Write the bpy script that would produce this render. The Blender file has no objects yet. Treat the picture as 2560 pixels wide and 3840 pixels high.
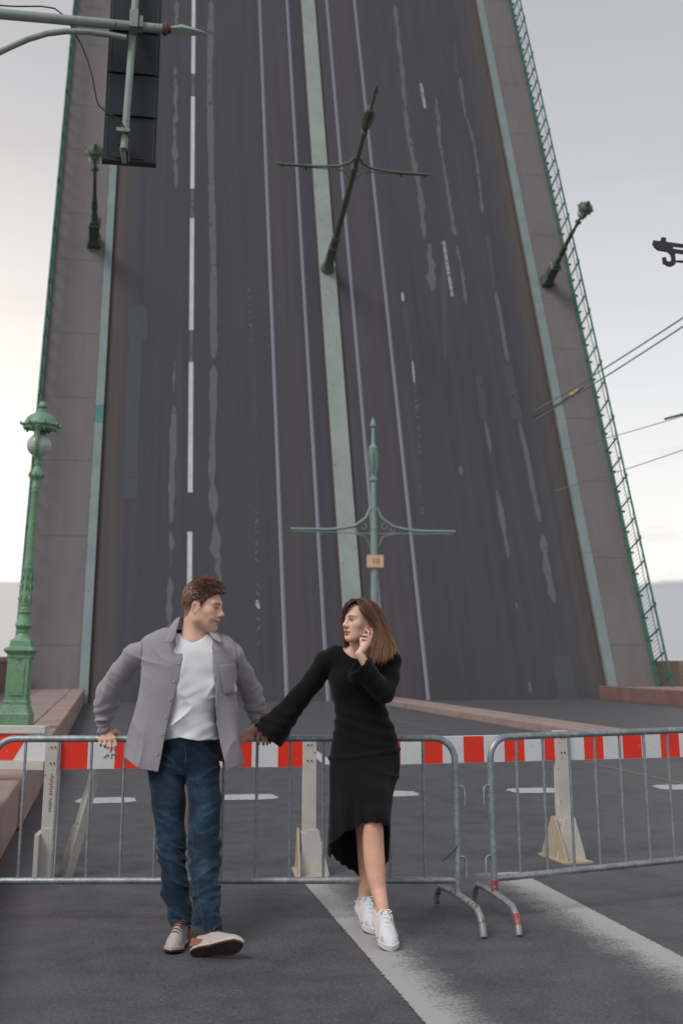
import bpy, bmesh, math, random
import numpy as np
from mathutils import Vector, Matrix
random.seed(7); np.random.seed(7)
R = math.radians
SC = bpy.context.scene
COL = SC.collection

# ------------------------------------------------------------------ camera
CAM_H = 1.45                      # eye height of the photographer
FOC, PCY = 4467.0, 1303.0         # focal length and principal row, in photo pixels (2560 x 3840)
PITCH, ROLL = R(14.527), R(0.092)
cam_d = bpy.data.cameras.new('camera')
cam = bpy.data.objects.new('camera', cam_d); COL.objects.link(cam)
cam_d.sensor_fit = 'VERTICAL'; cam_d.sensor_height = 36.0; cam_d.sensor_width = 24.0
cam_d.lens = FOC / 3840 * 36
cam_d.shift_y = -(1920 - PCY) / 3840
cam_d.clip_start = 0.05; cam_d.clip_end = 9000
cam.matrix_world = Matrix.Translation((0, 0, CAM_H)) @ Matrix.Rotation(R(90) + PITCH, 4, 'X') @ Matrix.Rotation(-ROLL, 4, 'Z')
cam_d.dof.use_dof = True; cam_d.dof.focus_distance = 6.72; cam_d.dof.aperture_fstop = 3.2
SC.camera = cam

# ------------------------------------------------------------------ sky and sun
SUN_EL, SUN_AZ = R(50), R(222)    # soft light from a bright overcast sky behind the photographer
w = bpy.data.worlds.new('World'); SC.world = w; w.use_nodes = True
wn = w.node_tree; wn.nodes.clear()
def wnode(t, **k):
    n = wn.nodes.new(t)
    for a, b in k.items(): setattr(n, a, b)
    return n
wo = wnode('ShaderNodeOutputWorld'); bg = wnode('ShaderNodeBackground')
sky = wnode('ShaderNodeTexSky'); sky.sky_type = 'NISHITA'; sky.sun_disc = False
sky.sun_elevation = SUN_EL; sky.sun_rotation = SUN_AZ
sky.air_density = 1.0; sky.dust_density = 2.0
bg.inputs['Strength'].default_value = 0.1
tc = wnode('ShaderNodeTexCoord'); sep = wnode('ShaderNodeSeparateXYZ')
wn.links.new(tc.outputs['Generated'], sep.inputs[0])
def wmath(op, a, b=None, c=None):
    n = wnode('ShaderNodeMath', operation=op)
    for i, v in enumerate((a, b, c)):
        if v is None: continue
        if isinstance(v, (int, float)): n.inputs[i].default_value = v
        else: wn.links.new(v, n.inputs[i])
    return n.outputs[0]
# cloud deck: pale, brightest low over the river, greyer overhead (a function of height only)
ramp = wnode('ShaderNodeValToRGB')
wn.links.new(sep.outputs['Z'], ramp.inputs[0])
cr = ramp.color_ramp
stops = [(0.0, (10.0, 9.5, 8.8)), (0.07, (10.0, 9.75, 9.3)), (0.16, (8.7, 8.65, 8.6)), (0.28, (6.9, 6.95, 7.1)),
         (0.40, (5.5, 5.58, 5.85)), (0.55, (4.5, 4.6, 4.9)), (1.0, (3.6, 3.67, 3.95))]
cr.elements[0].position = 0.0; cr.elements[1].position = 1.0
while len(cr.elements) < len(stops): cr.elements.new(0.5)
for e, (p, cc) in zip(cr.elements, stops):
    e.position = p; e.color = (cc[0]/10, cc[1]/10, cc[2]/10, 1)
# low grey cloud banks along the horizon, edge broken by noise
mp = wnode('ShaderNodeMapping'); mp.inputs['Scale'].default_value = (3.0, 3.0, 14.0)
wn.links.new(tc.outputs['Generated'], mp.inputs[0])
nz = wnode('ShaderNodeTexNoise'); nz.inputs['Scale'].default_value = 1.6; nz.inputs['Detail'].default_value = 5
wn.links.new(mp.outputs[0], nz.inputs['Vector'])
edge = wmath('MULTIPLY_ADD', nz.outputs['Fac'], 0.075, 0.021)
bank = wmath('SMOOTH_MIN', wmath('MAXIMUM', wmath('MULTIPLY', wmath('SUBTRACT', edge, sep.outputs['Z']), 160.0), 0.0), 1.0, 0.1)
scale8 = wnode('ShaderNodeVectorMath', operation='SCALE'); scale8.inputs['Scale'].default_value = 10.0
wn.links.new(ramp.outputs[0], scale8.inputs[0])
bankmix = wnode('ShaderNodeMix', data_type='RGBA')
wn.links.new(bank, bankmix.inputs[0]); wn.links.new(scale8.outputs[0], bankmix.inputs[6])
bankmix.inputs[7].default_value = (4.5, 4.7, 5.0, 1)
# thin streaks of grey cloud
mp2 = wnode('ShaderNodeMapping'); mp2.inputs['Scale'].default_value = (2.2, 2.2, 16.0)
wn.links.new(tc.outputs['Generated'], mp2.inputs[0])
nz2 = wnode('ShaderNodeTexNoise'); nz2.inputs['Scale'].default_value = 2.3; nz2.inputs['Detail'].default_value = 6
wn.links.new(mp2.outputs[0], nz2.inputs['Vector'])
st = wmath('MAXIMUM', wmath('MULTIPLY', wmath('SUBTRACT', nz2.outputs['Fac'], 0.56), 4.0), 0.0)
st = wmath('MINIMUM', st, 0.7)
low = wmath('MAXIMUM', wmath('SUBTRACT', 1.0, wmath('MULTIPLY', sep.outputs['Z'], 4.0)), 0.12)
stm = wnode('ShaderNodeMix', data_type='RGBA')
wn.links.new(wmath('MULTIPLY', st, low), stm.inputs[0]); wn.links.new(bankmix.outputs[2], stm.inputs[6])
stm.inputs[7].default_value = (3.0, 3.05, 3.2, 1)
glow = wnode('ShaderNodeVectorMath', operation='DOT_PRODUCT'); wn.links.new(tc.outputs['Generated'], glow.inputs[0])
glow.inputs[1].default_value = (math.sin(R(-24))*math.cos(R(5)), math.cos(R(-24))*math.cos(R(5)), math.sin(R(5)))
gl = wmath('MULTIPLY', wmath('POWER', wmath('MAXIMUM', glow.outputs['Value'], 0.0), 26.0), wmath('SUBTRACT', 1.0, wmath('MULTIPLY', bank, 0.6)))
gadd = wnode('ShaderNodeMix', data_type='RGBA', blend_type='ADD'); wn.links.new(gl, gadd.inputs[0]); wn.links.new(stm.outputs[2], gadd.inputs[6]); gadd.inputs[7].default_value = (5.0, 3.5, 1.9, 1)
mixs = wnode('ShaderNodeMix', data_type='RGBA'); mixs.inputs[0].default_value = 0.94
wn.links.new(sky.outputs[0], mixs.inputs[6]); wn.links.new(gadd.outputs[2], mixs.inputs[7])
wn.links.new(mixs.outputs[2], bg.inputs['Color']); wn.links.new(bg.outputs[0], wo.inputs[0])

sun_d = bpy.data.lights.new('sun', 'SUN'); sun_d.energy = 1.75; sun_d.angle = R(25); sun_d.color = (1.0, 0.97, 0.95)
sun = bpy.data.objects.new('sun', sun_d); COL.objects.link(sun)
sd = Vector((math.sin(SUN_AZ)*math.cos(SUN_EL), math.cos(SUN_AZ)*math.cos(SUN_EL), math.sin(SUN_EL)))
sun.rotation_euler = (-sd).to_track_quat('-Z', 'Y').to_euler(); sun.location = (0, 0, 60)

SC.view_settings.view_transform = 'Standard'; SC.view_settings.look = 'None'
SC.view_settings.exposure = 0.12; SC.view_settings.gamma = 1.0; SC.view_settings.use_curve_mapping = False
SC.render.engine = 'CYCLES'
SC.cycles.use_denoising = True; SC.cycles.max_bounces = 6

# ------------------------------------------------------------------ measuring helpers
_cp, _sp, _cr, _sr = math.cos(PITCH), math.sin(PITCH), math.cos(ROLL), math.sin(ROLL)
def sight(px, py):
    x = (px - 1280) / FOC; y = (PCY - py) / FOC
    x, y = x*_cr - y*_sr, x*_sr + y*_cr
    return Vector((x, _cp - y*_sp, _sp + y*_cp))
def at(px, py, Y):                       # the point seen at photo pixel (px, py), Y metres ahead
    r = sight(px, py); return Vector((0, 0, CAM_H)) + r*(Y/r.y)
def onz(px, py, z=0.0):                  # the point seen at a photo pixel on a level z
    r = sight(px, py); return Vector((0, 0, CAM_H)) + r*((z-CAM_H)/r.z)
YAW, TILT, BASE = R(10.767), R(70.277), 40.766
AX = Vector((-math.sin(YAW), math.cos(YAW), 0)); UX = Vector((math.cos(YAW), math.sin(YAW), 0)); ZX = Vector((0, 0, 1))
VX = AX*math.cos(TILT) + ZX*math.sin(TILT); NX = -AX*math.sin(TILT) + ZX*math.cos(TILT)
def basis(o, x, y, z):
    return Matrix(((x.x, y.x, z.x, o.x), (x.y, y.y, z.y, o.y), (x.z, y.z, z.z, o.z), (0, 0, 0, 1)))
M_ROAD = basis(Vector((0, 0, 0)), UX, AX, ZX)          # road frame: u across, a along, z up
M_LEAF = basis(AX*BASE, UX, VX, NX)                    # raised leaf: u across, v up the deck, h off the deck
I_ROAD, I_LEAF = M_ROAD.inverted(), M_LEAF.inverted()
def toleaf(px, py, h=0.0):
    r = I_LEAF.to_3x3() @ sight(px, py); o = I_LEAF @ Vector((0, 0, CAM_H))
    p = o + r*((h-o.z)/r.z); return p.x, p.y
def toroad(px, py, z=0.0):
    p = I_ROAD @ onz(px, py, z); return p.x, p.y
K15 = 2560/1568

# ------------------------------------------------------------------ materials
class NT:
    def __init__(s, name):
        s.m = bpy.data.materials.new(name); s.m.use_nodes = True; s.t = s.m.node_tree
        s.b = s.t.nodes['Principled BSDF']; s.o = s.t.nodes['Material Output']
    def n(s, t, **k):
        n = s.t.nodes.new(t)
        for a, b in k.items(): setattr(n, a, b)
        return n
    def l(s, a, b): s.t.links.new(a, b)
    def coord(s, kind='Object', scale=(1, 1, 1), rot=(0, 0, 0)):
        c = s.n('ShaderNodeTexCoord'); m = s.n('ShaderNodeMapping'); m.inputs['Scale'].default_value = scale
        m.inputs['Rotation'].default_value = rot
        s.l(c.outputs[kind], m.inputs[0]); return m.outputs[0]
    def noise(s, vec, scale, detail=4, rough=.55, dist=0.0):
        n = s.n('ShaderNodeTexNoise'); n.inputs['Scale'].default_value = scale; n.inputs['Detail'].default_value = detail
        n.inputs['Roughness'].default_value = rough; n.inputs['Distortion'].default_value = dist
        s.l(vec, n.inputs['Vector']); return n.outputs['Fac']
    def ramp(s, fac, stops, interp='LINEAR'):
        r = s.n('ShaderNodeValToRGB'); e = r.color_ramp; e.interpolation = interp
        while len(e.elements) < len(stops): e.elements.new(.5)
        for q, (p, c) in zip(e.elements, stops):
            q.position = p; q.color = (c, c, c, 1) if isinstance(c, (int, float)) else (*c, 1)
        s.l(fac, r.inputs[0]); return r.outputs[0]
    def mix(s, fac, a, b, mode='MIX'):
        m = s.n('ShaderNodeMix', data_type='RGBA', blend_type=mode)
        for i, v in ((0, fac), (6, a), (7, b)):
            if isinstance(v, (int, float)): m.inputs[i].default_value = v if i == 0 else (v, v, v, 1)
            elif isinstance(v, tuple): m.inputs[i].default_value = (*v, 1)
            else: s.l(v, m.inputs[i])
        return m.outputs[2]
    def math(s, op, a, b=0.0):
        m = s.n('ShaderNodeMath', operation=op)
        for i, v in enumerate((a, b)):
            if isinstance(v, (int, float)): m.inputs[i].default_value = v
            else: s.l(v, m.inputs[i])
        return m.outputs[0]
    def col(s, c):
        if isinstance(c, tuple): s.b.inputs['Base Color'].default_value = (*c, 1)
        else: s.l(c, s.b.inputs['Base Color'])
    def rough(s, v):
        if isinstance(v, (int, float)): s.b.inputs['Roughness'].default_value = v
        else: s.l(v, s.b.inputs['Roughness'])
    def bump(s, h, strength=.3, dist=.01):
        b = s.n('ShaderNodeBump'); b.inputs['Strength'].default_value = strength; b.inputs['Distance'].default_value = dist
        s.l(h, b.inputs['Height']); s.l(b.outputs[0], s.b.inputs['Normal'])
    def alpha(s, a): s.l(a, s.b.inputs['Alpha'])

def m_asphalt(name, lo, hi, tint=(1, 1, 1)):
    t = NT(name); v = t.coord()
    big = t.noise(t.coord(scale=(1, .35, 1)), .8, 5); fine = t.noise(v, 48, 6, .75); spk = t.noise(v, 62, 3, .6)
    base = t.mix(big, tuple(lo*c for c in tint), tuple(hi*c for c in tint))
    base = t.mix(t.ramp(fine, [(.36, .0), (.62, .85)]), base, tuple(hi*1.9*c for c in tint))
    mid = t.noise(v, 3.2, 6, .65); base = t.mix(t.ramp(mid, [(.42, 0.0), (.66, .55)]), base, tuple(lo*.62*c for c in tint))
    base = t.mix(t.ramp(spk, [(.6, 0.0), (.68, .8)]), base, tuple(hi*3.0*c for c in (1, 1, 1.02)))
    base = t.mix(t.ramp(spk, [(.3, .75), (.38, 0.0)]), base, tuple(lo*.35*c for c in tint))
    # cracks and tyre-polished streaks
    vo = t.n('ShaderNodeTexVoronoi', feature='DISTANCE_TO_EDGE'); vo.inputs['Scale'].default_value = .33
    wv = t.n('ShaderNodeVectorMath', operation='ADD'); nn = t.n('ShaderNodeTexNoise'); nn.inputs['Scale'].default_value = 1.4
    t.l(v, nn.inputs['Vector']); t.l(v, wv.inputs[0]); t.l(nn.outputs['Color'], wv.inputs[1]); t.l(wv.outputs[0], vo.inputs['Vector'])
    ck = t.ramp(vo.outputs['Distance'], [(.0, 1.0), (.005, 0.0)])
    gate = t.ramp(t.noise(v, .35, 2), [(.5, 0.0), (.6, .8)])
    base = t.mix(t.math('MULTIPLY', ck, gate), base, (lo*.25, lo*.25, lo*.27))
    st = t.noise(t.coord(scale=(1.6, .05, 1)), 1.3, 4)
    base = t.mix(t.ramp(st, [(.45, 0.0), (.7, .35)]), base, tuple(hi*1.35*c for c in tint))
    t.col(base); t.rough(.62); t.b.inputs['Specular IOR Level'].default_value = .5
    t.bump(t.math('ADD', fine, spk), .35, .005); return t.m
def m_paint(name, c, wear=.4, rust=.25, rough=.5, scale=9, rustc=(.09, .035, .015), metal=0.0):
    t = NT(name); v = t.coord()
    a = t.noise(v, scale, 6); b = t.noise(v, scale*4, 5, .65); d = t.noise(v, scale*.35, 3)
    base = t.mix(t.ramp(a, [(.35, 0.0), (.75, wear)]), c, tuple(x*.55 for x in c))
    base = t.mix(t.ramp(d, [(.4, 0.0), (.7, .35)]), base, tuple(min(1, x*1.35) for x in c))
    base = t.mix(t.ramp(b, [(.66-rust*.25, 0.0), (.72-rust*.2, 1.0)]), base, rustc)
    t.col(base); t.rough(rough); t.b.inputs['Metallic'].default_value = metal; t.bump(b, .25, .004); return t.m
def m_plain(name, c, rough=.6, var=.15, scale=20, metal=0.0, bump=.1):
    t = NT(name); a = t.noise(t.coord(), scale, 5)
    t.col(t.mix(a, tuple(x*(1-var) for x in c), tuple(min(1, x*(1+var)) for x in c)))
    t.rough(rough); t.b.inputs['Metallic'].default_value = metal
    if bump: t.bump(a, bump, .004)
    return t.m
def m_granite(name, c1, c2, scale=45):
    t = NT(name); v = t.coord()
    a = t.noise(v, scale, 5, .7); b = t.noise(v, 1.4, 4); d = t.noise(v, 7, 5, .6)
    base = t.mix(t.ramp(a, [(.3, 0.0), (.7, 1.0)]), c1, c2)
    base = t.mix(t.ramp(b, [(.4, 0.0), (.75, .45)]), base, tuple(x*.55 for x in c1))
    base = t.mix(t.ramp(d, [(.55, 0.0), (.75, .4)]), base, tuple(min(1, x*1.25) for x in c2))
    t.col(base); t.rough(.75); t.bump(t.math('ADD', a, d), .35, .006); return t.m

M = {}
M['road'] = m_asphalt('asphalt_road', .043, .064, (1, .98, 1.07))
M['green'] = m_paint('green_cast_iron', (.165, .325, .2), .5, .3, .5, 7)
M['green_pole'] = m_paint('faded_green_pole', (.22, .305, .27), .35, .12, .55, 5)
M['dark_iron'] = m_paint('dark_green_iron', (.05, .145, .105), .4, .2, .5, 6)
M['bronze'] = m_paint('dark_weathered_pole', (.12, .135, .105), .5, .3, .5, 3)
M['green_shaded'] = m_paint('green_cast_iron_shaded', (.085, .112, .085), .5, .3, .5, 3)  # darker copy of the lamp green, shade put into its colour
M['kerb_paint'] = m_paint('pale_green_kerb', (.195, .24, .24), .3, .06, .6, 2.5)
M['teal'] = m_paint('teal_kerb_patch', (.05, .2, .19), .2, .03, .6, 3)
M['median'] = m_paint('pale_green_median', (.265, .3, .28), .35, .08, .65, 1.6)
M['granite'] = m_granite('pink_granite', (.27, .19, .16), (.41, .3, .255))
M['granite_red'] = m_granite('red_granite', (.19, .1, .082), (.29, .165, .138))
M['granite_tan'] = m_granite('tan_granite', (.25, .175, .13), (.34, .24, .18), 30)
M['paving'] = m_granite('granite_paving', (.26, .2, .19), (.36, .28, .265), 35)
M['steel_rail'] = m_plain('polished_rail', (.36, .36, .41), .35, .1, 30, .7)
M['white_line'] = m_paint('lane_paint', (.5, .505, .515), .3, .06, .7, 4, (.12, .12, .13))
M['white_post'] = m_paint('white_post', (.52, .5, .46), .3, .1, .5, 6, (.14, .07, .03))
M['board_white'] = m_paint('board_white', (.62, .63, .64), .12, .04, .45, 8, (.2, .17, .14))
M['board_red'] = m_paint('board_red', (.78, .03, .01), .12, .1, .4, 11, (.55, .3, .24))
M['yellowed'] = m_paint('yellowed_base', (.45, .385, .27), .35, .2, .6, 9, (.2, .09, .03))
M['black_panel'] = m_plain('black_panel', (.01, .013, .021), .6, .1, 8)
M['black_trim'] = m_plain('black_trim', (.008, .009, .012), .5, .1, 8)
M['cable'] = m_plain('cable', (.03, .03, .033), .6)
M['wire'] = m_plain('wire_copper', (.2, .28, .24), .6)
M['sign'] = m_plain('amber_sign', (.7, .47, .29), .5, .05, 4)
M['sign_ink'] = m_plain('amber_ink', (.3, .14, .02), .6)
M['glass'] = None
t = NT('frosted_globe'); t.col(t.mix(t.noise(t.coord(), 9, 5), (.36, .48, .42), (.62, .68, .64))); t.rough(.2)
t.b.inputs['Transmission Weight'].default_value = .25; M['glass'] = t.m
# galvanised tube: spangle, streaks of grime
t = NT('galvanised_steel'); v = t.coord(); a = t.noise(v, 38, 5, .65); b = t.noise(v, 7, 4)
t.col(t.mix(t.ramp(b, [(.4, 0.0), (.72, .7)]), t.mix(t.ramp(a, [(.35, 0.0), (.65, 1.0)]), (.24, .275, .3), (.4, .44, .465)), (.17, .19, .21)))
t.b.inputs['Metallic'].default_value = .55; t.rough(.48); t.bump(a, .2, .003); M['galv'] = t.m
M['rusty_foot'] = m_paint('rusty_galvanised_foot', (.3, .31, .32), .35, .45, .55, 8, (.17, .06, .045), .35)
M['red_drip'] = m_paint('red_spray_paint', (.34, .04, .045), .5, .5, .5, 30, (.3, .31, .32))
M['scratch'] = m_plain('grey_scuffs', (.2, .185, .17), .7)

# ------------------------------------------------------------------ mesh helpers
def tag(o, label=None, cat=None, group=None, kind=None):
    if label: o['label'] = label
    if cat: o['category'] = cat
    if group: o['group'] = group
    if kind: o['kind'] = kind
    return o
def empty(name, mat=None, loc=None):
    o = bpy.data.objects.new(name, None); COL.objects.link(o); o.empty_display_size = .1
    if mat is not None: o.matrix_world = mat
    if loc is not None: o.location = loc
    return o
class MB:
    def __init__(s): s.v = []; s.f = []
    def add(s, vs, fs):
        n = len(s.v); s.v += [tuple(p) for p in vs]; s.f += [tuple(i+n for i in f) for f in fs]; return s
    def box(s, lo, hi, M4=None):
        vs = [Vector((x, y, z)) for x in (lo[0], hi[0]) for y in (lo[1], hi[1]) for z in (lo[2], hi[2])]
        if M4 is not None: vs = [M4 @ p for p in vs]
        return s.add(vs, [(0, 1, 3, 2), (4, 6, 7, 5), (0, 4, 5, 1), (2, 3, 7, 6), (0, 2, 6, 4), (1, 5, 7, 3)])
    def tube(s, pts, r, seg=10, caps=True, flat=1.0):
        pts = [Vector(p) for p in pts]; n = len(pts); rr = r if isinstance(r, (list, tuple)) else [r]*n
        t0 = (pts[1]-pts[0]).normalized(); up = Vector((0, 0, 1)) if abs(t0.z) < .9 else Vector((0, 1, 0))
        nx = t0.cross(up).normalized(); rings = []
        for i, p in enumerate(pts):
            t = (pts[min(i+1, n-1)]-pts[max(i-1, 0)]).normalized()
            nx = (nx - t*nx.dot(t)).normalized(); ny = t.cross(nx)
            rings.append([p + (nx*math.cos(2*math.pi*k/seg) + ny*flat*math.sin(2*math.pi*k/seg))*rr[i] for k in range(seg)])
        vs = [q for ring in rings for q in ring]; fs = []
        for i in range(n-1):
            for k in range(seg):
                a, b = i*seg+k, i*seg+(k+1) % seg; fs.append((a, b, b+seg, a+seg))
        if caps: fs += [tuple(range(seg))[::-1], tuple((n-1)*seg+k for k in range(seg))]
        return s.add(vs, fs)
    def lathe(s, prof, seg=20, M4=None, square=False):
        # prof: (radius, height); square: four-sided with the flats facing the axes
        vs = []; fs = []; n = len(prof); off = math.pi/4 if square else 0; sg = 4 if square else seg
        for r, z in prof:
            rr = r*math.sqrt(2) if square else r
            for k in range(sg):
                a = 2*math.pi*k/sg+off; p = Vector((rr*math.cos(a), rr*math.sin(a), z)); vs.append(M4 @ p if M4 is not None else p)
        for i in range(n-1):
            for k in range(sg):
                a, b = i*sg+k, i*sg+(k+1) % sg; fs.append((a, b, b+sg, a+sg))
        fs += [tuple(range(sg))[::-1], tuple((n-1)*sg+k for k in range(sg))]
        return s.add(vs, fs)
    def prism(s, poly, d, M4=None):           # polygon in local x, z, thickness d along local y
        n = len(poly); vs = [Vector((x, -d/2, z)) for x, z in poly]+[Vector((x, d/2, z)) for x, z in poly]
        if M4 is not None: vs = [M4 @ p for p in vs]
        fs = [tuple(range(n)), tuple(range(2*n-1, n-1, -1))]+[(i, i+n, (i+1) % n+n, (i+1) % n) for i in range(n)]
        return s.add(vs, fs)
    def build(s, name, mat, parent=None, smooth=False, mw=None, bevel=0.0):
        me = bpy.data.meshes.new(name); me.from_pydata([tuple(p) for p in s.v], [], s.f); me.update()
        bm = bmesh.new(); bm.from_mesh(me); bmesh.ops.recalc_face_normals(bm, faces=bm.faces)
        if bevel: bmesh.ops.bevel(bm, geom=list(bm.edges), offset=bevel, segments=2, profile=.6, affect='EDGES')
        bm.to_mesh(me); bm.free()
        if smooth:
            me.polygons.foreach_set('use_smooth', [True]*len(me.polygons))
            try: me.set_sharp_from_angle(angle=R(smooth if smooth is not True else 40))
            except Exception: pass
        o = bpy.data.objects.new(name, me); COL.objects.link(o)
        if mat: me.materials.append(mat)
        if parent is not None: o.parent = parent
        elif mw is not None: o.matrix_world = mw
        return o
def struct(o): o['kind'] = 'structure'; return o
def copy_tree(o, parent=None):
    c = o.copy(); COL.objects.link(c)
    if parent is not None: c.parent = parent
    for ch in list(o.children): copy_tree(ch, c)
    return c
M['rust'] = m_paint('rusty_edge', (.12, .055, .038), .5, .4, .8, 3)
M['brown_edge'] = m_paint('brown_grime', (.075, .05, .04), .5, .3, .85, 3)
# ------------------------------------------------------------------ the setting: road, pavements, water
mb = MB(); mb.add([(-.67, -9, 0), (16.7, -9, 0), (16.7, 40.75, 0), (-.67, 40.75, 0)], [(0, 1, 2, 3)])
road = struct(mb.build('road', M['road'], mw=M_ROAD))
mb = MB(); mb.box((-4, -9, -1.2), (20, 40.7, -.02)); struct(mb.build('road_embankment', M['granite_red'], mw=M_ROAD))
t = NT('river_water'); t.col((.05, .06, .07)); t.rough(.12); t.bump(t.noise(t.coord(scale=(.5, .5, .5)), 1.2, 4), .4, .2); M['water'] = t.m
mb = MB(); mb.add([(-4000, -4000, -7), (4000, -4000, -7), (4000, 4000, -7), (-4000, 4000, -7)], [(0, 1, 2, 3)])
struct(mb.build('water', M['water']))

def m_stripe(name, solid, fade, c=(.43, .425, .415)):
    # road paint: solid from edge 'solid', scuffed away towards 'fade' (both across the road, metres)
    t = NT(name); v = t.coord(); sx = t.n('ShaderNodeSeparateXYZ'); t.l(v, sx.inputs[0])
    mr = t.n('ShaderNodeMapRange'); t.l(sx.outputs[0], mr.inputs[0]); mr.inputs[1].default_value = solid; mr.inputs[2].default_value = fade
    mr.inputs[3].default_value = 1.0; mr.inputs[4].default_value = 0.0; mr.clamp = False
    f = t.noise(v, 55, 6, .72); g = t.noise(v, 5, 4)
    q = t.math('ADD', mr.outputs[0], t.math('MULTIPLY', t.math('SUBTRACT', f, .5), 1.0)); q = t.math('ADD', q, t.math('MULTIPLY', t.math('SUBTRACT', g, .5), .5))
    # the crisp side, slightly chewed
    e = t.math('MULTIPLY', t.math('SUBTRACT', sx.outputs[0], solid), 1.0 if fade > solid else -1.0)
    ed = t.math('GREATER_THAN', e, t.math('MULTIPLY', t.math('SUBTRACT', t.noise(v, 45, 6, .75), .4), .06))
    a = t.math('MULTIPLY', t.ramp(q, [(.22, 0.0), (.45, .35), (.75, .92)]), ed)
    t.col(t.mix(t.noise(v, 90, 4), tuple(x*.78 for x in c), tuple(x*1.1 for x in c))); t.rough(.8); t.alpha(a)
    return t.m
for k, (u0, u1, so, fa, a0, a1) in enumerate([(1.29, 2.25, 1.33, 1.74, 2.0, 8.5), (1.75, 2.9, 2.87, 2.4, 2.0, 8.5)]):
    mb = MB(); mb.add([(u0, a0, .004), (u1, a0, .004), (u1, a1, .004), (u0, a1, .004)], [(0, 1, 2, 3)])
    mb.build('lane_marking', m_stripe('lane_paint_%d' % k, so, fa), road)
def m_blot(name, c, lo=.42, hi=.55, scale=6):
    t = NT(name); v = t.coord(); f = t.noise(v, scale, 6, .65)
    t.col(t.mix(t.noise(v, 60, 4), tuple(x*.8 for x in c), tuple(x*1.1 for x in c))); t.rough(.8); t.alpha(t.ramp(f, [(lo, 0.0), (hi, 1.0)])); return t.m
M['dash_paint'] = m_blot('dash_paint', (.44, .44, .44), .3, .42, 7)
def blob(cu, ca, ru, ra, z, n=20, jag=.12, sq=3.0):
    vs = []
    for k in range(n):
        a = 2*math.pi*k/n; c, s_ = math.cos(a), math.sin(a); r = (abs(c)**sq+abs(s_)**sq)**(-1/sq)*(1+random.uniform(-jag, jag))
        vs.append((cu+ru*r*c, ca+ra*r*s_, z))
    return vs
for u0, u1 in [(-.26, .36), (1.22, 1.84), (2.76, 3.38), (4.42, 5.02), (6.16, 6.8)]:
    mb = MB(); vs = blob((u0+u1)/2, 13.4, (u1-u0)/2, .26, .004, 24, .06, 4); mb.add(vs, [tuple(range(len(vs)))])
    mb.build('stop_line_dash', M['dash_paint'], road)
p0, p1 = toroad(1125, 2790), toroad(1235, 2868)
mb = MB(); d = .09; mb.add([(p0[0]-d, p0[1], .004), (p0[0]+d, p0[1], .004), (p1[0]+d, p1[1], .004), (p1[0]-d, p1[1], .004)], [(0, 1, 2, 3)])
mb.build('lane_marking', M['dash_paint'], road)
# tar seam and rails sunk in the near road
M['tar'] = m_plain('tar_seam', (.028, .027, .028), .8)
def ribbon(pts, w, z, jag=0.0):
    vs = []; fs = []
    for i, (u, a) in enumerate(pts):
        q = pts[min(i+1, len(pts)-1)]; o = pts[max(i-1, 0)]; dx, dy = q[0]-o[0], q[1]-o[1]; L = math.hypot(dx, dy) or 1
        nx, ny = -dy/L, dx/L; ww = (w if not isinstance(w, (list, tuple)) else w[i])/2
        j1, j2 = (random.uniform(-jag, jag) for _ in range(2))
        vs += [(u+nx*(ww+j1), a+ny*(ww+j1), z), (u-nx*(ww+j2), a-ny*(ww+j2), z)]
        if i: fs.append((2*i-2, 2*i-1, 2*i+1, 2*i))
    return vs, fs
M['rust_rail'] = m_paint('tram_rail_rusty', (.13, .105, .09), .4, .3, .6, 5, (.12, .07, .04))
for u in (6.66, 10.9, 12.3):
    mb = MB(); mb.box((u-.045, 1, -.02), (u+.045, 40.5, .006)); mb.build('tram_rail', M['rust_rail'], road)
# left pavement: raised granite kerb, paving, parapet
mb = MB(); mb.box((-3.0, -9, -.02), (-1.1, 40.6, .405)); pave = struct(mb.build('pavement_left', M['granite_red'], mw=M_ROAD))
def stone(lo, hi, mat, parent, name, bev=.014):
    mb = MB(); mb.box(lo, hi); return mb.build(name, mat, parent, bevel=bev)
edges = [5.2, 7.4, 9.55, 11.45]+[11.45+1.62*i for i in range(1, 18)]+[40.6]
for i in range(len(edges)-1):
    dz = -.05 if i < 3 else random.uniform(-.006, .006); du = -.035 if i < 3 else random.uniform(-.005, .005)
    stone((-1.07, edges[i]+.012, -.01), (-.67+du, edges[i+1]-.012, .45+dz), M['granite'], pave, 'kerb_stone', .03)
for i in range(34):
    a0 = 13+i*.82
    for c0, c1 in ((-3.0, -2.06), (-2.05, -1.09)):
        stone((c0+.008, a0+.008, .38), (c1-.008, a0+.812, .432+random.uniform(-.004, .004)), M['paving'], pave, 'paving_slab', .006)
par = empty('granite_parapet', M_ROAD); tag(par, 'dark pink granite parapet wall along the left pavement behind the green lamp', 'parapet wall', 'parapets')
for i in range(8):
    a0 = 9+i*4.0; a1 = min(a0+3.985, 40.6)
    stone((-3.4, a0, .2), (-3.02, a1, 1.3), M['granite_red'], par, 'parapet_block', .02)
    stone((-3.46, a0, 1.302), (-2.96, a1, 1.45), M['granite'], par, 'coping_stone', .03)
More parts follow.
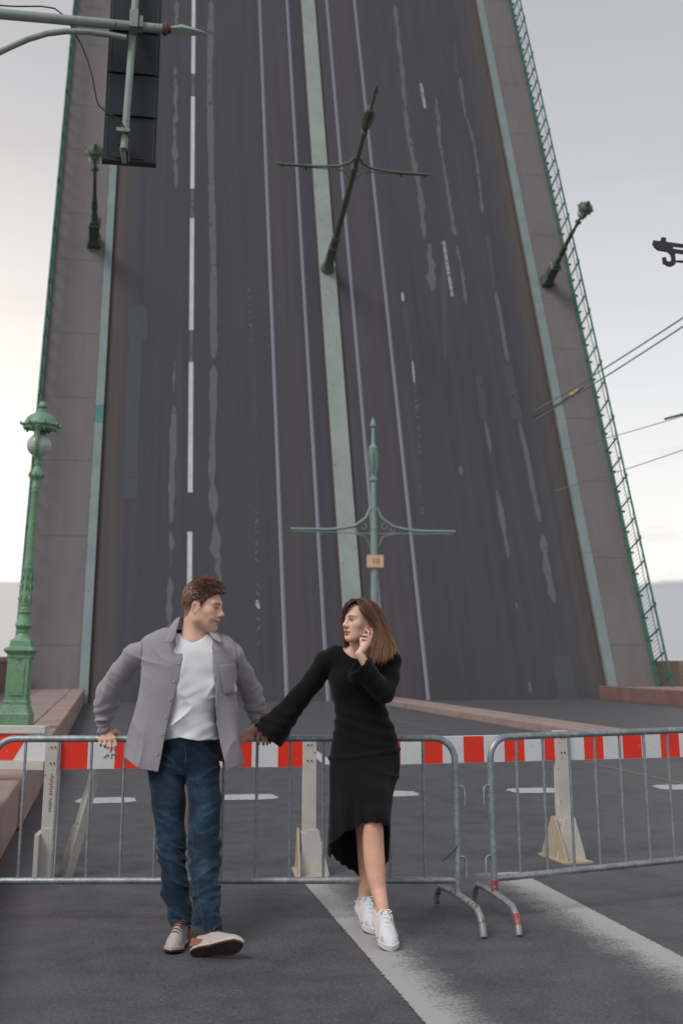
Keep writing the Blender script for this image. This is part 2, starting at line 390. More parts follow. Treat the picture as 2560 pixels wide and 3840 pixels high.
# centre island, right pavement
mb = MB(); mb.box((8.5, 14, -.01), (9.3, 40.4, .13)); isl = struct(mb.build('traffic_island', M['paving'], mw=M_ROAD))
for i in range(14):
    for u0 in (8.42, 9.16): stone((u0, 14+i*1.885, -.01), (u0+.2, 14+i*1.885+1.86, .15), M['granite'], isl, 'kerb_stone', .015)
mb = MB(); mb.box((17.1, -9, -.02), (20.6, 40.6, .40)); paver = struct(mb.build('pavement_right', M['paving'], mw=M_ROAD))
for i in range(24):
    stone((16.7, 2+i*1.6+.01, -.01), (17.12, 2+i*1.6+1.59, .44), M['granite_red'], paver, 'kerb_stone', .02)
par2 = empty('granite_parapet', M_ROAD); tag(par2, 'tan granite parapet with panelled pedestal at the right foot of the raised bridge', 'parapet wall', 'parapets')
for i in range(4):
    stone((19.9, 24+i*4.2, .2), (20.3, 24+i*4.2+4.18, 1.22), M['granite_tan'], par2, 'parapet_block', .03)
stone((17.9, 44.0, -.5), (30, 44.6, 1.26), M['granite_tan'], par2, 'parapet_block', .03)
u_, a_ = 17.75, 36.6
ped = stone((18.55, 36.2, .38), (19.3, 36.95, 1.6), M['granite_tan'], par2, 'pedestal', .03)
stone((18.68, 36.17, .62), (19.17, 36.19, 1.42), M['granite'], ped, 'pedestal_panel', .0)

# ------------------------------------------------------------------ the raised leaf of the bascule bridge
def m_leaf_asphalt():
    t = NT('leaf_asphalt'); v = t.coord(); sx = t.n('ShaderNodeSeparateXYZ'); t.l(v, sx.inputs[0])
    n1 = t.noise(t.coord(scale=(1.5, .03, 1)), 1.6, 5, .6); n2 = t.noise(t.coord(scale=(2.6, .06, 1)), 1.3, 4)
    uu = t.math('ADD', sx.outputs[0], t.math('MULTIPLY', t.math('SUBTRACT', n1, .5), .5))
    fac = t.math('DIVIDE', t.math('ADD', uu, 2.0), 20.0)
    A_, B_, D_ = (.058, .057, .07), (.071, .065, .072), (.047, .048, .061)
    P = lambda u: (u+2)/20
    c = t.ramp(fac, [(P(-.5), (.105, .084, .074)), (P(.05), (.082, .073, .072)), (P(.45), A_), (P(5.8), A_), (P(6.1), B_), (P(6.9), B_), (P(7.35), D_),
                     (P(7.9), D_), (P(8.75), B_), (P(10.6), B_), (P(11.2), A_), (P(16.0), A_), (P(16.5), (.076, .07, .07)), (P(17.05), (.1, .078, .068))])
    c = t.mix(t.ramp(n2, [(.38, .0), (.72, .5)]), c, (.037, .038, .048))
    c = t.mix(t.ramp(n1, [(.45, 0.0), (.75, .4)]), c, (.082, .078, .084))
    f = t.noise(v, 24, 5, .7); c = t.mix(t.ramp(f, [(.35, 0.0), (.7, .22)]), c, (.115, .113, .126))
    t.col(c); t.rough(.8); t.b.inputs['Specular IOR Level'].default_value = .3; t.bump(f, .3, .01); return t.m
def m_leaf_walk():
    t = NT('leaf_pavement'); v = t.coord(); a = t.noise(v, .5, 5); b = t.noise(t.coord(scale=(1, .15, 1)), 2.5, 5); f = t.noise(v, 22, 5, .7)
    c = t.mix(a, (.13, .115, .118), (.175, .157, .16)); c = t.mix(t.ramp(b, [(.45, 0.0), (.75, .5)]), c, (.115, .098, .098))
    c = t.mix(t.ramp(f, [(.4, 0.0), (.75, .3)]), c, (.25, .235, .23)); t.col(c); t.rough(.85); t.bump(f, .25, .01); return t.m
M['leaf_asphalt'] = m_leaf_asphalt(); M['leaf_walk'] = m_leaf_walk()

LV0, LV1 = -.35, 46.0
leaf = empty('raised_bridge_leaf', M_LEAF)
tag(leaf, 'raised bascule bridge leaf with asphalt lanes, tram rails and pale green median', 'drawbridge')
mb = MB(); mb.box((-.56, LV0, -.02), (17.2, LV1, 0)); mb.build('carriageway', M['leaf_asphalt'], leaf)
mb = MB(); mb.box((-2.95, LV0, -1.1), (19.1, LV1, -.022)); mb.build('deck_girder', M['dark_iron'], leaf)
for lo, hi in ((-2.93, -.87), (17.56, 19.08)):
    mb = MB(); mb.box((lo, LV0, -.02), (hi, LV1, .15)); mb.build('footway', M['leaf_walk'], leaf)
for (lo, hi, segs) in ((-.868, -.562, [LV0, 10.35, 11.1, LV1]), (17.203, 17.557, [LV0, LV1])):
    for i in range(len(segs)-1):
        n = max(1, int((segs[i+1]-segs[i])/5.5)); L = (segs[i+1]-segs[i])/n
        for j in range(n):
            mb = MB(); mb.box((lo, segs[i]+j*L+.003, -.018), (hi, segs[i]+(j+1)*L-.003, .17))
            mb.build('kerb_rail', M['teal'] if (i == 1) else M['kerb_paint'], leaf, bevel=.008)
for lo, hi in ((-.885, -.87), (-.56, -.49), (17.1, 17.2)):
    mb = MB(); mb.box((lo, LV0, 0.001), (hi, LV1, .012 if lo > -.8 else .155)); mb.build('rust_edge', M['brown_edge'], leaf)
mb = MB(); mb.box((7.97, LV0, 0), (8.66, LV1, .13)); md = mb.build('median_strip', M['median'], leaf, bevel=.02)
for lo in (7.9, 8.665):
    mb = MB(); mb.box((lo, LV0, 0), (lo+.055, LV1, .03)); mb.build('rust_edge', M['brown_edge'], leaf)
for u in (5.87, 7.25, 9.27, 10.7):
    mb = MB(); mb.box((u-.035, LV0, 0), (u+.035, LV1, .014)); r_ = mb.build('tram_rail', M['steel_rail'], leaf)
    mb = MB(); mb.box((u+.055, LV0, 0), (u+.085, LV1, .008)); mb.build('rail_check', M['steel_rail'], r_)
for v0, v1 in [(29.32, 35.2), (22.25, 27.84), (14.82, 20.59), (7.65, 13.31), (1.0, 6.09), (36.8, 42.5)]:
    mb = MB(); mb.box((2.58, v0, 0), (2.75, v1, .006)); mb.build('lane_dash', M['white_line'], leaf)
M['faint_line'] = m_blot('faint_paint', (.3, .3, .3), .3, .5, 5)
for v0, v1 in [(20.6, 22.2), (13.35, 14.8), (27.9, 29.3)]:
    mb = MB(); mb.add([(2.6, v0, .005), (2.73, v0, .005), (2.73, v1, .005), (2.6, v1, .005)], [(0, 1, 2, 3)]); mb.build('lane_dash', m_blot('faint_paint_%d' % int(v0), (.12, .118, .12), .2, .5, 5), leaf)
for v0, v1 in [(17.2, 20.2), (28.3, 30.0)]:
    mb = MB(); mb.add([(13.56, v0, .005), (13.7, v0, .005), (13.66, v1, .005), (13.52, v1, .005)], [(0, 1, 2, 3)]); mb.build('lane_dash', M['faint_line'], leaf)
# repair patches and worn-through streaks of older surface
M['patch'] = m_blot('worn_patch', (.118, .117, .127), .3, .4, 2.5); M['patch_blue'] = m_blot('bitumen_patch', (.066, .073, .086), .2, .4, 1.5)
M['patch_pale'] = m_blot('pale_spill', (.36, .36, .37), .3, .42, 4)
def streak(pts15, w, mat, jag=.2, z=.004, name='worn_patch'):
    w = w*K15/4467*47       # widths measured in photo pixels at 1568 wide, about 47 m away
    L = [toleaf(x*K15, y*K15) for x, y in pts15]; P = []
    for (u0, v0), (u1, v1) in zip(L[:-1], L[1:]):
        n = max(2, int(abs(v1-v0)/.35))
        P += [(u0+(u1-u0)*i/n, v0+(v1-v0)*i/n) for i in range(n)]
    P.append(L[-1]); n = len(P)
    ww = [w*((.35 if jag > .06 else 1.0) if i in (0, n-1) else random.uniform(1-jag*2.2, 1+jag*.9)) for i in range(n)]
    P = [(u+random.uniform(-.15, .15)*jag*w*3, v) for u, v in P]
    mb = MB(); mb.add(*ribbon(P, ww, z, w*jag*.35)); mb.build(name, mat, leaf)
S1 = M['patch']; S2 = M['patch_blue']
for pts, w, mt, jg in [
    ([(488, 0), (483, 200), (487, 400), (491, 600), (491, 822)], 17, S1, .12), ([(491, 838), (488, 1000), (486, 1110)], 16, S1, .16),
    ([(487, 1110), (493, 1190), (497, 1310), (503, 1335)], 17, S1, .4), ([(410, 0), (408, 60)], 12, S1, .3), ([(406, 150), (404, 300), (405, 430)], 12, S1, .4),
    ([(401, 828), (399, 900)], 8, S1, .3), ([(399, 930), (396, 1060), (392, 1200)], 14, S1, .18), ([(391, 1220), (392, 1300)], 10, S1, .5), ([(388, 1325), (387, 1480)], 12, S1, .25),
    ([(317, 702), (317, 776)], 44, S2, .02), ([(312, 776), (303, 960), (297, 1142)], 30, S2, .05),
    ([(908, 12), (925, 160), (935, 290), (952, 380), (968, 460), (975, 550)], 15, S1, .25), ([(985, 560), (993, 670)], 20, S1, .35),
    ([(1003, 225), (1012, 330), (1027, 430), (1046, 545)], 11, S1, .25), ([(1049, 565), (1060, 620), (1070, 700)], 9, S1, .4),
    ([(1046, 95), (1051, 175)], 10, S2, .2), ([(1057, 178), (1070, 270)], 9, S1, .2), ([(1072, 270), (1085, 310), (1098, 390), (1108, 490)], 9, S1, .3),
    ([(1118, 540), (1128, 610), (1136, 672)], 14, S2, .2), ([(1138, 672), (1152, 750), (1166, 834)], 11, S1, .15),
    ([(1099, 864), (1110, 962)], 18, S2, .04), ([(1112, 964), (1126, 1040)], 10, S1, .25), ([(1164, 840), (1188, 966)], 24, S2, .03),
    ([(1190, 968), (1205, 1030), (1220, 1110), (1238, 1200)], 11, S1, .15), ([(1243, 1228), (1252, 1300), (1270, 1385)], 16, S1, .2),
    ([(1140, 1128), (1150, 1190), (1165, 1282)], 12, S1, .2), ([(1285, 1508), (1303, 1612)], 40, S2, .03), ([(1019, 600), (1022, 830)], 14, S2, .1),
    ([(923, 672), (925, 692)], 11, M['patch_pale'], .3), ([(946, 830), (950, 880)], 9, M['patch_pale'], .4), ([(1055, 1070), (1057, 1092)], 13, S1, .2),
    ([(1210, 1568), (1214, 1592)], 13, S1, .3), ([(1182, 1382), (1184, 1400)], 6, S1, .3), ([(590, 1378), (592, 1398)], 12, M['patch_pale'], .4), ([(928, 700), (945, 830)], 14, S2, .2)]:
    streak(pts, w, mt, jg)
for x0, y0, y1 in [(587, 1170, 1480), (952, 880, 1060), (960, 1060, 1180), (573, 660, 780)]:      # scattered zigzag scuffs
    y = y0
    while y < y1:
        xx = x0+(y-y0)*(.07 if x0 > 900 else .02); d = random.choice((-1, 1))
        streak([(xx-4*d+random.uniform(-2, 2), y), (xx+4*d, y+random.uniform(6, 12))], random.uniform(2.5, 5), S1, .4); y += random.uniform(9, 24)

M['joint'] = m_plain('footway_joint', (.1, .088, .09), .9)
for lo, hi in ((-2.8, -.89), (17.58, 18.95)):
    for i in range(14):
        mb = MB(); v = 2.2+i*3.1+random.uniform(-.5, .5); mb.box((lo, v, .14), (hi, v+.02, .153)); mb.build('footway_joint', M['joint'], leaf)
# railings of the leaf
PS = .86
def railing(u, side):
    r = MB(); r.box((u-.03, LV0, 1.27), (u+.03, LV1-.5, 1.33)); r.build('handrail', M['dark_iron'], leaf)
    r = MB(); r.box((u-.025, LV0+.5, .30), (u+.025, LV1-.5, .34)); r.build('bottom_rail', M['dark_iron'], leaf)
    r = MB(); r.box((u-.015, LV0+.5, .98), (u+.015, LV1-.5, 1.0)); r.build('middle_rail', M['dark_iron'], leaf)
    pm = None; sm = None
    n = int((LV1-1)/PS)
    for i in range(n):
        v = .35+i*PS
        if pm is None:
            b = MB(); b.box((-.024, -.024, .1), (.024, .024, 1.29)); b.box((-.045, -.045, .1), (.045, .045, .2)); pm = b.build('railing_post', M['dark_iron'], leaf); o = pm
        else: o = bpy.data.objects.new('railing_post', pm.data); COL.objects.link(o); o.parent = leaf
        o.location = (u, v, 0)
        if i % 3 == 0:
            if sm is None:
                b = MB()
                for q in range(6):
                    a = q*math.pi/3; b.tube([(0, 0, 1.37), (.0, .11*math.cos(a), 1.37+.11*math.sin(a))], [.03, .012], 6)
                b.tube([(0, 0, 1.26), (0, 0, 1.39)], .03, 8); sm = b.build('star_finial', M['dark_iron'], o); s_ = sm
            else: s_ = bpy.data.objects.new('star_finial', sm.data); COL.objects.link(s_); s_.parent = o
    b = MB()
    for i in range(n-1):
        v0 = .35+i*PS
        for k in range(1, 6):
            v = v0+k*PS/6; b.box((u-.005, v-.005, .33), (u+.005, v+.005, .985))
        for q in range(10):                     # scroll arch between posts under the handrail
            a0, a1 = math.pi*q/10, math.pi*(q+1)/10
            b.tube([(u, v0+PS/2-PS*.45*math.cos(a0), 1.0+.24*math.sin(a0)), (u, v0+PS/2-PS*.45*math.cos(a1), 1.0+.24*math.sin(a1))], .008, 5, False)
    o = b.build('balusters', M['dark_iron'], leaf); o['kind'] = 'stuff'
    b = MB()
    for i in range(n if side > 0 else 0): b.box((u-.05 if side > 0 else u-.25, .33+i*PS, .0), (u+.25 if side > 0 else u+.05, .37+i*PS, .12))
    b.box((u-.06, LV0, .02), (u+.06, LV1-.4, .2)); b.build('edge_beam', M['dark_iron'], leaf)
railing(19.02, 1); railing(-2.87, -1)

# ------------------------------------------------------------------ cast iron lamps
def z_(y): return (2733-y)/260.0
def make_lamp():
    root = empty('street_lamp')
    b = MB(); b.lathe([(.22, 0), (.22, z_(2676)), (.205, z_(2672)), (.165, z_(2642)), (.17, z_(2638)), (.17, z_(2630)), (.155, z_(2626))], square=True)
    b.build('plinth', M['green'], root, bevel=.006)
    b = MB(); b.lathe([(.152, z_(2626)), (.155, z_(2475)), (.165, z_(2474)), (.165, z_(2462)), (.175, z_(2460)), (.215, z_(2448)), (.21, z_(2442)), (.15, z_(2432)), (.145, z_(2412)), (.135, z_(2408))], square=True)
    pe = b.build('pedestal', M['green'], root, bevel=.004)
    for k in range(4):
        rm = Matrix.Rotation(k*math.pi/2, 4, 'Z'); b = MB()
        b.box((-.1, -.166, z_(2610)), (.1, -.15, z_(2490)), rm); b.prism([(-.045, z_(2474)), (.045, z_(2474)), (.0, z_(2438)-.15)], .05, rm @ Matrix.Translation((0, -.16, 0)))
        b.build('pedestal_panel', M['green'], pe, bevel=.004)
    prof = [(.135, 2408), (.12, 2402), (.085, 2390), (.078, 2385), (.09, 2380), (.09, 2374), (.07, 2371), (.075, 2368), (.105, 2364), (.122, 2356), (.115, 2345), (.085, 2328), (.08, 2318), (.082, 2312),
            (.1, 2308), (.1, 2303), (.08, 2299), (.085, 2293), (.075, 2288), (.085, 2275), (.088, 2262), (.075, 2215), (.07, 2190), (.075, 2150), (.08, 2146), (.08, 2138), (.066, 2135),
            (.058, 1960), (.053, 1850), (.06, 1846), (.06, 1840), (.052, 1838), (.06, 1826), (.06, 1822), (.05, 1818), (.05, 1800), (.075, 1792), (.1, 1784), (.1, 1774), (.085, 1768), (.06, 1757), (.04, 1745), (.05, 1738),
            (.05, 1730), (.04, 1727), (.048, 1716), (.06, 1708), (.05, 1706)]
    b = MB(); b.lathe([(r, z_(y)) for r, y in prof], 20); b.build('shaft', M['green'], root, smooth=35)
    for k in range(8):     # leaf ornaments on the lower shaft and the capital
        a = k*math.pi/4
        for rr, yy, s_ in ((.083, 2255, .03), (.078, 2210, .024), (.072, 2175, .02), (.098, 1779, .02)):
            b = MB(); b.tube([(rr*math.cos(a), rr*math.sin(a), z_(yy+16)), ((rr+.018)*math.cos(a), (rr+.018)*math.sin(a), z_(yy)), (rr*math.cos(a), rr*math.sin(a), z_(yy-14))], [.004, s_*.7, .004], 6)
            b.build('leaf_ornament', M['green'], root, smooth=60)
    b = MB(); n = 16; b.lathe([(max(.002, .185*math.sin(math.pi*i/n)), z_(1662)-.175*math.cos(math.pi*i/n)) for i in range(n+1)], 24); b.build('globe', M['glass'], root, smooth=60)
    for k in range(2):
        a = k*math.pi-math.pi/2; c, s_ = math.cos(a), math.sin(a); b = MB()
        path = [(.05, 1708), (.12, 1700), (.192, 1680), (.205, 1655), (.195, 1625), (.2, 1605), (.235, 1588)]
        b.tube([(r*c, r*s_, z_(y)) for r, y in path], [.022, .026, .03, .03, .034, .04, .05], 8, True, 1)
        for q in (-1, 1):
            a2 = a+q*.34; b.tube([(.195*math.cos(a+q*.06), .195*math.sin(a+q*.06), z_(1625)), (.22*math.cos(a+q*.2), .22*math.sin(a+q*.2), z_(1600)), (.24*math.cos(a2), .24*math.sin(a2), z_(1588))], [.012, .014, .018], 6)
        b.build('lamp_arm', M['green'], root, smooth=60)
    hood = MB(); hood.lathe([(.2, z_(1594)), (.24, z_(1598)), (.25, z_(1586)), (.275, z_(1584)), (.275, z_(1578)), (.245, z_(1574)), (.235, z_(1565)), (.21, z_(1552)), (.165, z_(1542)), (.12, z_(1537)), (.11, z_(1533)), (.065, z_(1529)), (.06, z_(1512))], 24)
    hd = hood.build('hood', M['green'], root, smooth=35)
    for k in range(8):
        a = k*math.pi/4+.39; b = MB(); b.tube([(.26*math.cos(a), .26*math.sin(a), z_(1582)), (.3*math.cos(a), .3*math.sin(a), z_(1581)), (.312*math.cos(a), .312*math.sin(a), z_(1570))], [.03, .022, .006], 6)
        b.tube([(.235*math.cos(a), .235*math.sin(a), z_(1594)), (.235*math.cos(a), .235*math.sin(a), z_(1606))], [.03, .016], 6); b.build('brim_ornament', M['green'], hd, smooth=60)
    b = MB(); b.lathe([(.06, z_(1512)), (.085, z_(1509)), (.085, z_(1505)), (.06, z_(1503)), (.055, z_(1494)), (.035, z_(1487)), (.004, z_(1485))], 16); b.build('finial', M['green'], root, smooth=35)
    return root
lamp = make_lamp()
lamp.matrix_world = M_ROAD @ Matrix.Translation((-1.26, 18.45, .44)) @ Matrix.Rotation(-YAW+R(4), 4, 'Z') @ Matrix.Rotation(R(1.3), 4, 'Y')
tag(lamp, 'ornate green cast iron street lamp on the left pavement beside the granite kerb', 'street lamp', 'ornate street lamps')
u, v = toleaf(217*K15, 568*K15)
l2 = copy_tree(lamp); l2.matrix_world = M_LEAF @ Matrix.Translation((u, v+.1, .15)) @ Matrix.Scale(1.22, 4)
def swap_green(o, m):
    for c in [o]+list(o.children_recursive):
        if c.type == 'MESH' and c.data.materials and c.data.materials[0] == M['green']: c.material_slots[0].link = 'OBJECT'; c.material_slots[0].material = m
swap_green(l2, M['green_shaded'])  # leaf lamps take the green with shade in its colour
tag(l2, 'small ornate lamp sticking out of the left footway of the raised bridge leaf', 'street lamp')
u, v = toleaf(1240*K15, 660*K15)
l3 = copy_tree(lamp); l3.matrix_world = M_LEAF @ Matrix.Translation((u+.25, v+.1, .15)) @ Matrix.Scale(1.12, 4)
swap_green(l3, M['green_shaded'])
tag(l3, 'small dark lamp sticking out over the right railing of the raised leaf', 'street lamp')

# ------------------------------------------------------------------ overhead line poles on the median
def make_pole(Ht, arm, half, mat, drop):
    root = empty('overhead_line_pole'); f = Ht/10.5
    b = MB(); b.lathe([(.3, 0), (.3, .12), (.26, .16), (.22, .3), (.205, .34), (.19, 1.35), (.21, 1.38), (.21, 1.5), (.17, 1.54), (.16, 2.0), (.175, 2.04), (.175, 2.12), (.13, 2.2)], 20); b.build('base_sleeve', mat, root, smooth=35)
    b = MB(); b.lathe([(.13, 2.2), (.115, arm), (.13, arm+.02), (.13, arm+.12), (.1, arm+.14), (.085, 8.0*f), (.13, 8.04*f), (.13, 8.15*f), (.085, 8.2*f)], 16); b.build('pole', mat, root, smooth=35)
    b = MB()
    for k in range(6):
        a = k*math.pi/3; b.tube([(r*math.cos(a), r*math.sin(a), z*f) for r, z in ((.07, 8.2), (.14, 8.5), (.19, 8.9), (.13, 9.25), (.06, 9.4))], .022, 6)
    b.build('lantern_cage', mat, root, smooth=60)
    b = MB(); b.lathe([(.07, 8.15*f), (.09, 8.7*f), (.17, 9.3*f), (.09, 9.4*f), (.06, 9.5*f), (.05, 10.1*f), (.1, 10.15*f), (.1, 10.25*f), (.03, 10.45*f), (.004, 10.5*f)], 12); b.build('finial', mat, root, smooth=35)
    for s_ in (-1, 1):
        b = MB(); P = [(s_*.1, 0, arm+drop), (s_*.25, 0, arm+drop*.55), (s_*.6, 0, arm+drop*.2), (s_*1.0, 0, arm+.05), (s_*1.5, 0, arm+.0), (s_*half, 0, arm-.0)]
        b.tube(P, [.05, .05, .05, .05, .048, .042], 8)
        b.tube([(s_*.08, 0, arm-.12), (s_*.7, 0, arm-.1), (s_*half*.97, 0, arm-.07)], .02, 6)
        ar = b.build('cross_arm', mat, root, smooth=60)
        b = MB()
        for cx, cz, rr in ((.35, .12, .13), (.62, .0, .1)):
            b.tube([(s_*(cx+rr*math.cos(q*.5)*(1-q*.04)), 0, arm+cz+rr*math.sin(q*.5)*(1-q*.04)) for q in range(14)], .014, 5)
        b.tube([(s_*.12, 0, arm-.55), (s_*.3, 0, arm-.2), (s_*.75, 0, arm-.1)], .018, 6); b.build('scroll_bracket', mat, ar)
        b = MB(); b.tube([(s_*half*.93, 0, arm), (s_*half*.93, 0, arm-.17)], .03, 8); b.lathe([(.02, -.16), (.05, -.14), (.05, -.06), (.02, -.04)], 8, Matrix.Translation((s_*half*.62, 0, arm-.06))); b.build('insulator', M['dark_iron'], ar)
    return root
pm = make_pole(10.5, 6.15, 2.95, M['bronze'], .62)
u, v = toleaf(752*K15, 622*K15); pm.matrix_world = M_LEAF @ Matrix.Translation((8.31, v, .13))
tag(pm, 'dark overhead line pole with cross arm sticking out of the raised leaf median', 'line pole', 'overhead line poles')
pg = make_pole(9.05, 5.3, 2.75, M['green_pole'], .75)
pg.matrix_world = M_ROAD @ Matrix.Translation((8.35, 38.3, .13))
tag(pg, 'pale green overhead line pole standing behind the woman with an amber sign', 'line pole', 'overhead line poles')
b = MB(); b.box((-.28, -.155, 4.09), (.28, -.13, 4.5)); sg = b.build('sign_plate', M['sign'], pg, bevel=.03)
fc = bpy.data.curves.new('sign_text', 'FONT'); fc.body = '10'; fc.size = .26; fc.extrude = .004; fc.align_x = 'CENTER'; fc.align_y = 'CENTER'
fo = bpy.data.objects.new('tmp_text', fc); COL.objects.link(fo); dg = bpy.context.evaluated_depsgraph_get(); dg.update()
me = bpy.data.meshes.new_from_object(fo.evaluated_get(dg)); bpy.data.objects.remove(fo)
so = bpy.data.objects.new('sign_numerals', me); COL.objects.link(so); me.materials.clear(); me.materials.append(M['sign_ink']); so.parent = sg
so.rotation_euler = (R(90), 0, 0); so.location = (.02, -.162, 4.29)
# ------------------------------------------------------------------ lane signal hanging from a bracket arm, top left
tip = I_ROAD @ at(775, 122, 9.0); TU, TA, TZ = tip
sig = empty('lane_signal', M_ROAD); tag(sig, 'black lane signal panel hanging from a pale bracket arm with spear tip', 'traffic signal')
poleu = -2.35
arm0 = I_ROAD @ at(0, 14, 8.55)
slope = (TZ-arm0.z)/(TU-arm0.x)
def armz(u): return TZ+slope*(u-TU)
M['arm'] = m_paint('pale_weathered_arm', (.25, .3, .27), .35, .2, .55, 7, (.11, .035, .02))
b = MB(); b.tube([(poleu, TA, armz(poleu)), (TU-.33, TA, armz(TU-.33))], [.05, .04], 14); b.build('bracket_arm', M['arm'], sig, smooth=60)
b = MB(); xs = [(-.36, .04), (-.345, .055), (-.32, .055), (-.31, .035), (-.29, .033)]
b.lathe([(r, x) for x, r in xs], 14, Matrix.Translation((TU, TA, TZ)) @ Matrix.Rotation(R(90), 4, 'Y')); b.build('tip_collar', M['rust'], sig, smooth=50)
b = MB(); b.lathe([(.03, -.3), (.062, -.2), (.028, -.06), (.004, 0)], 4, Matrix.Translation((TU, TA, TZ)) @ Matrix.Rotation(R(90), 4, 'Y')); b.build('spear_tip', M['arm'], sig)
br = [I_ROAD @ at(x, y, 8.72) for x, y in ((480, 103), (400, 96), (330, 93), (250, 98), (180, 113), (110, 140), (50, 172), (0, 200), (-60, 245), (-120, 310), (-160, 390))]
b = MB(); b.tube([(p.x, TA, p.z) for p in br], .026, 10); b.build('curved_brace', M['arm'], sig, smooth=60)
b = MB(); b.lathe([(.12, .43), (.12, 1.2), (.1, 1.25), (.085, armz(poleu)+.35), (.02, armz(poleu)+.5)], 16, Matrix.Translation((poleu, TA, 0))); b.build('column', M['arm'], sig, smooth=40)
h0 = I_ROAD @ at(519, -90, 8.98); h1 = I_ROAD @ at(468, 556, 8.9)
b = MB(); b.tube([h0, h1], .03, 14); b.build('hanger_tube', M['arm'], sig, smooth=60)
b = MB(); cx = I_ROAD @ at(506, 84, 8.9); b.box((cx.x-.035, TA-.09, cx.z-.085), (cx.x+.035, TA+.06, cx.z+.075)); b.box((cx.x+.04, TA-.07, cx.z-.07), (cx.x+.075, TA+.05, cx.z+.03)); b.build('clamp', M['arm'], sig, bevel=.005)
b = MB(); cb = I_ROAD @ at(465, 500, 8.93); b.box((cb.x-.055, h1.y-.06, cb.z-.015), (cb.x+.05, h1.y+.07, cb.z+.015)); b.tube([(cb.x+.01, h1.y+.03, cb.z-.02), (cb.x+.0, h1.y+.05, cb.z-.13), (cb.x+.02, h1.y+.14, cb.z-.2)], .02, 6); b.build('hanger_clamp', M['arm'], sig)
M['panel_rib'] = m_plain('panel_rib', (.05, .055, .065), .5)
pl = I_ROAD @ at(387, 590, 9.02); W_, Hs = .43, .38
for k in range(5):
    z0 = pl.z+k*(Hs+.006); b = MB(); b.box((pl.x, pl.y, z0), (pl.x+W_, pl.y+.08, z0+Hs)); pn = b.build('display_panel', M['black_panel'], sig, bevel=.003)
    for xx in (.022, W_-.03):
        b = MB(); b.box((pl.x+xx, pl.y-.006, z0+.005), (pl.x+xx+.007, pl.y+.001, z0+Hs-.004)); b.build('panel_rib', M['panel_rib'], pn)
    b = MB()
    for q in range(22): b.box((pl.x+.035+q*.0165, pl.y-.02, z0+.002), (pl.x+.045+q*.0165, pl.y+.0, z0+.018))
    b.build('louvre_teeth', M['black_trim'], pn)['kind'] = 'stuff'
b = MB(); b.box((pl.x-.004, pl.y-.025, pl.z-.02), (pl.x+W_+.004, pl.y+.08, pl.z-.001)); b.prism([(pl.x+.1, pl.z), (pl.x+.33, pl.z), (pl.x+.25, pl.z+.06), (pl.x+.16, pl.z+.06)], .01, Matrix.Translation((0, pl.y-.03, 0))); b.build('panel_bracket', M['black_trim'], sig)
cab = [(0, 16), (60, 20), (160, 20), (210, 28), (225, 40), (255, 62), (275, 105), (310, 165), (335, 230), (352, 290), (362, 350), (372, 390), (400, 416), (435, 437), (462, 462), (478, 490), (490, 530), (487, 605)]
b = MB(); b.tube([I_ROAD @ at(x, y, 8.87) for x, y in cab], .0065, 6); b.build('cable', M['cable'], sig, smooth=60)

# wires and the line hanger at the right
def wire(p, q, r, label, mat, sag=.05):
    pts = [p.lerp(q, i/16)+Vector((0, 0, -sag*4*(i/16)*(1-i/16))) for i in range(17)]
    b = MB(); b.tube(pts, r, 6); o = b.build('overhead_wire', mat, smooth=60); tag(o, label, 'wire', 'overhead wires'); return o
wire(at(2000, 1545, 36), at(2760, 1063, 22), .018, 'upper of the two parallel overhead wires crossing the right railing', M['wire'])
wire(at(2010, 1572, 36), at(2760, 1095, 22), .018, 'lower of the two parallel overhead wires crossing the right railing', M['wire'])
w3 = wire(at(2100, 1690, 38), at(2760, 1500, 26), .011, 'single thin overhead wire with a turnbuckle at the right edge', M['wire'])
b = MB(); b.tube([at(2490, 1575, 30.5), at(2700, 1520, 27.2)], .03, 6); b.build('turnbuckle', M['dark_iron'], w3)
wire(at(2080, 1842, 38), at(2760, 1620, 26), .011, 'lowest overhead wire at the right edge of the sky', M['wire'])
M['insul'] = m_plain('insulator_yellow', (.45, .3, .1), .5)
w5 = wire(at(1995, 1568, 33), at(2185, 1455, 31), .02, 'short rusty wire with yellow insulators hanging before the right footway', M['rust'])
for x, y in ((2142, 1482), (2160, 1471)):
    b = MB(); p = at(x, y, 31.3); b.lathe([(.01, -.09), (.05, -.06), (.06, 0), (.05, .06), (.01, .09)], 10, Matrix.Translation(p) @ Matrix.Rotation(R(65), 4, 'Y')); b.build('insulator', M['insul'], w5, smooth=50)
# line hanger: flat cast bracket, hook below, slotted arm running on out of the picture
HY = 11.0
oh = at(2470, 930, HY); px = HY/FOC*1.0
def hp(x, y): q = at(2380+x/8.711, 850+y/8.711, HY); return (q.x-oh.x, q.z-oh.z)
body = [(600, 480), (680, 505), (800, 515), (850, 480), (860, 390), (1015, 405), (1010, 470), (990, 500), (1040, 545), (1568, 620), (2600, 770), (2600, 870), (1568, 720), (1240, 680), (1240, 770), (1568, 815), (2600, 965), (2600, 1080), (1568, 930), (1310, 890), (1300, 1010),
        (1330, 1170), (1310, 1270), (1180, 1340), (1050, 1320), (960, 1250), (915, 1270), (890, 1050), (1000, 1040), (1020, 1140), (1070, 1190), (1170, 1170), (1190, 1080), (1160, 950), (1060, 855), (760, 810), (640, 720), (570, 600)]
b = MB(); b.prism([hp(x, y) for x, y in body], .03); hang = b.build('line_hanger', M['cable'], mw=Matrix.Translation(oh)); tag(hang, 'dark cast line hanger bracket against the sky at the right edge', 'bracket')
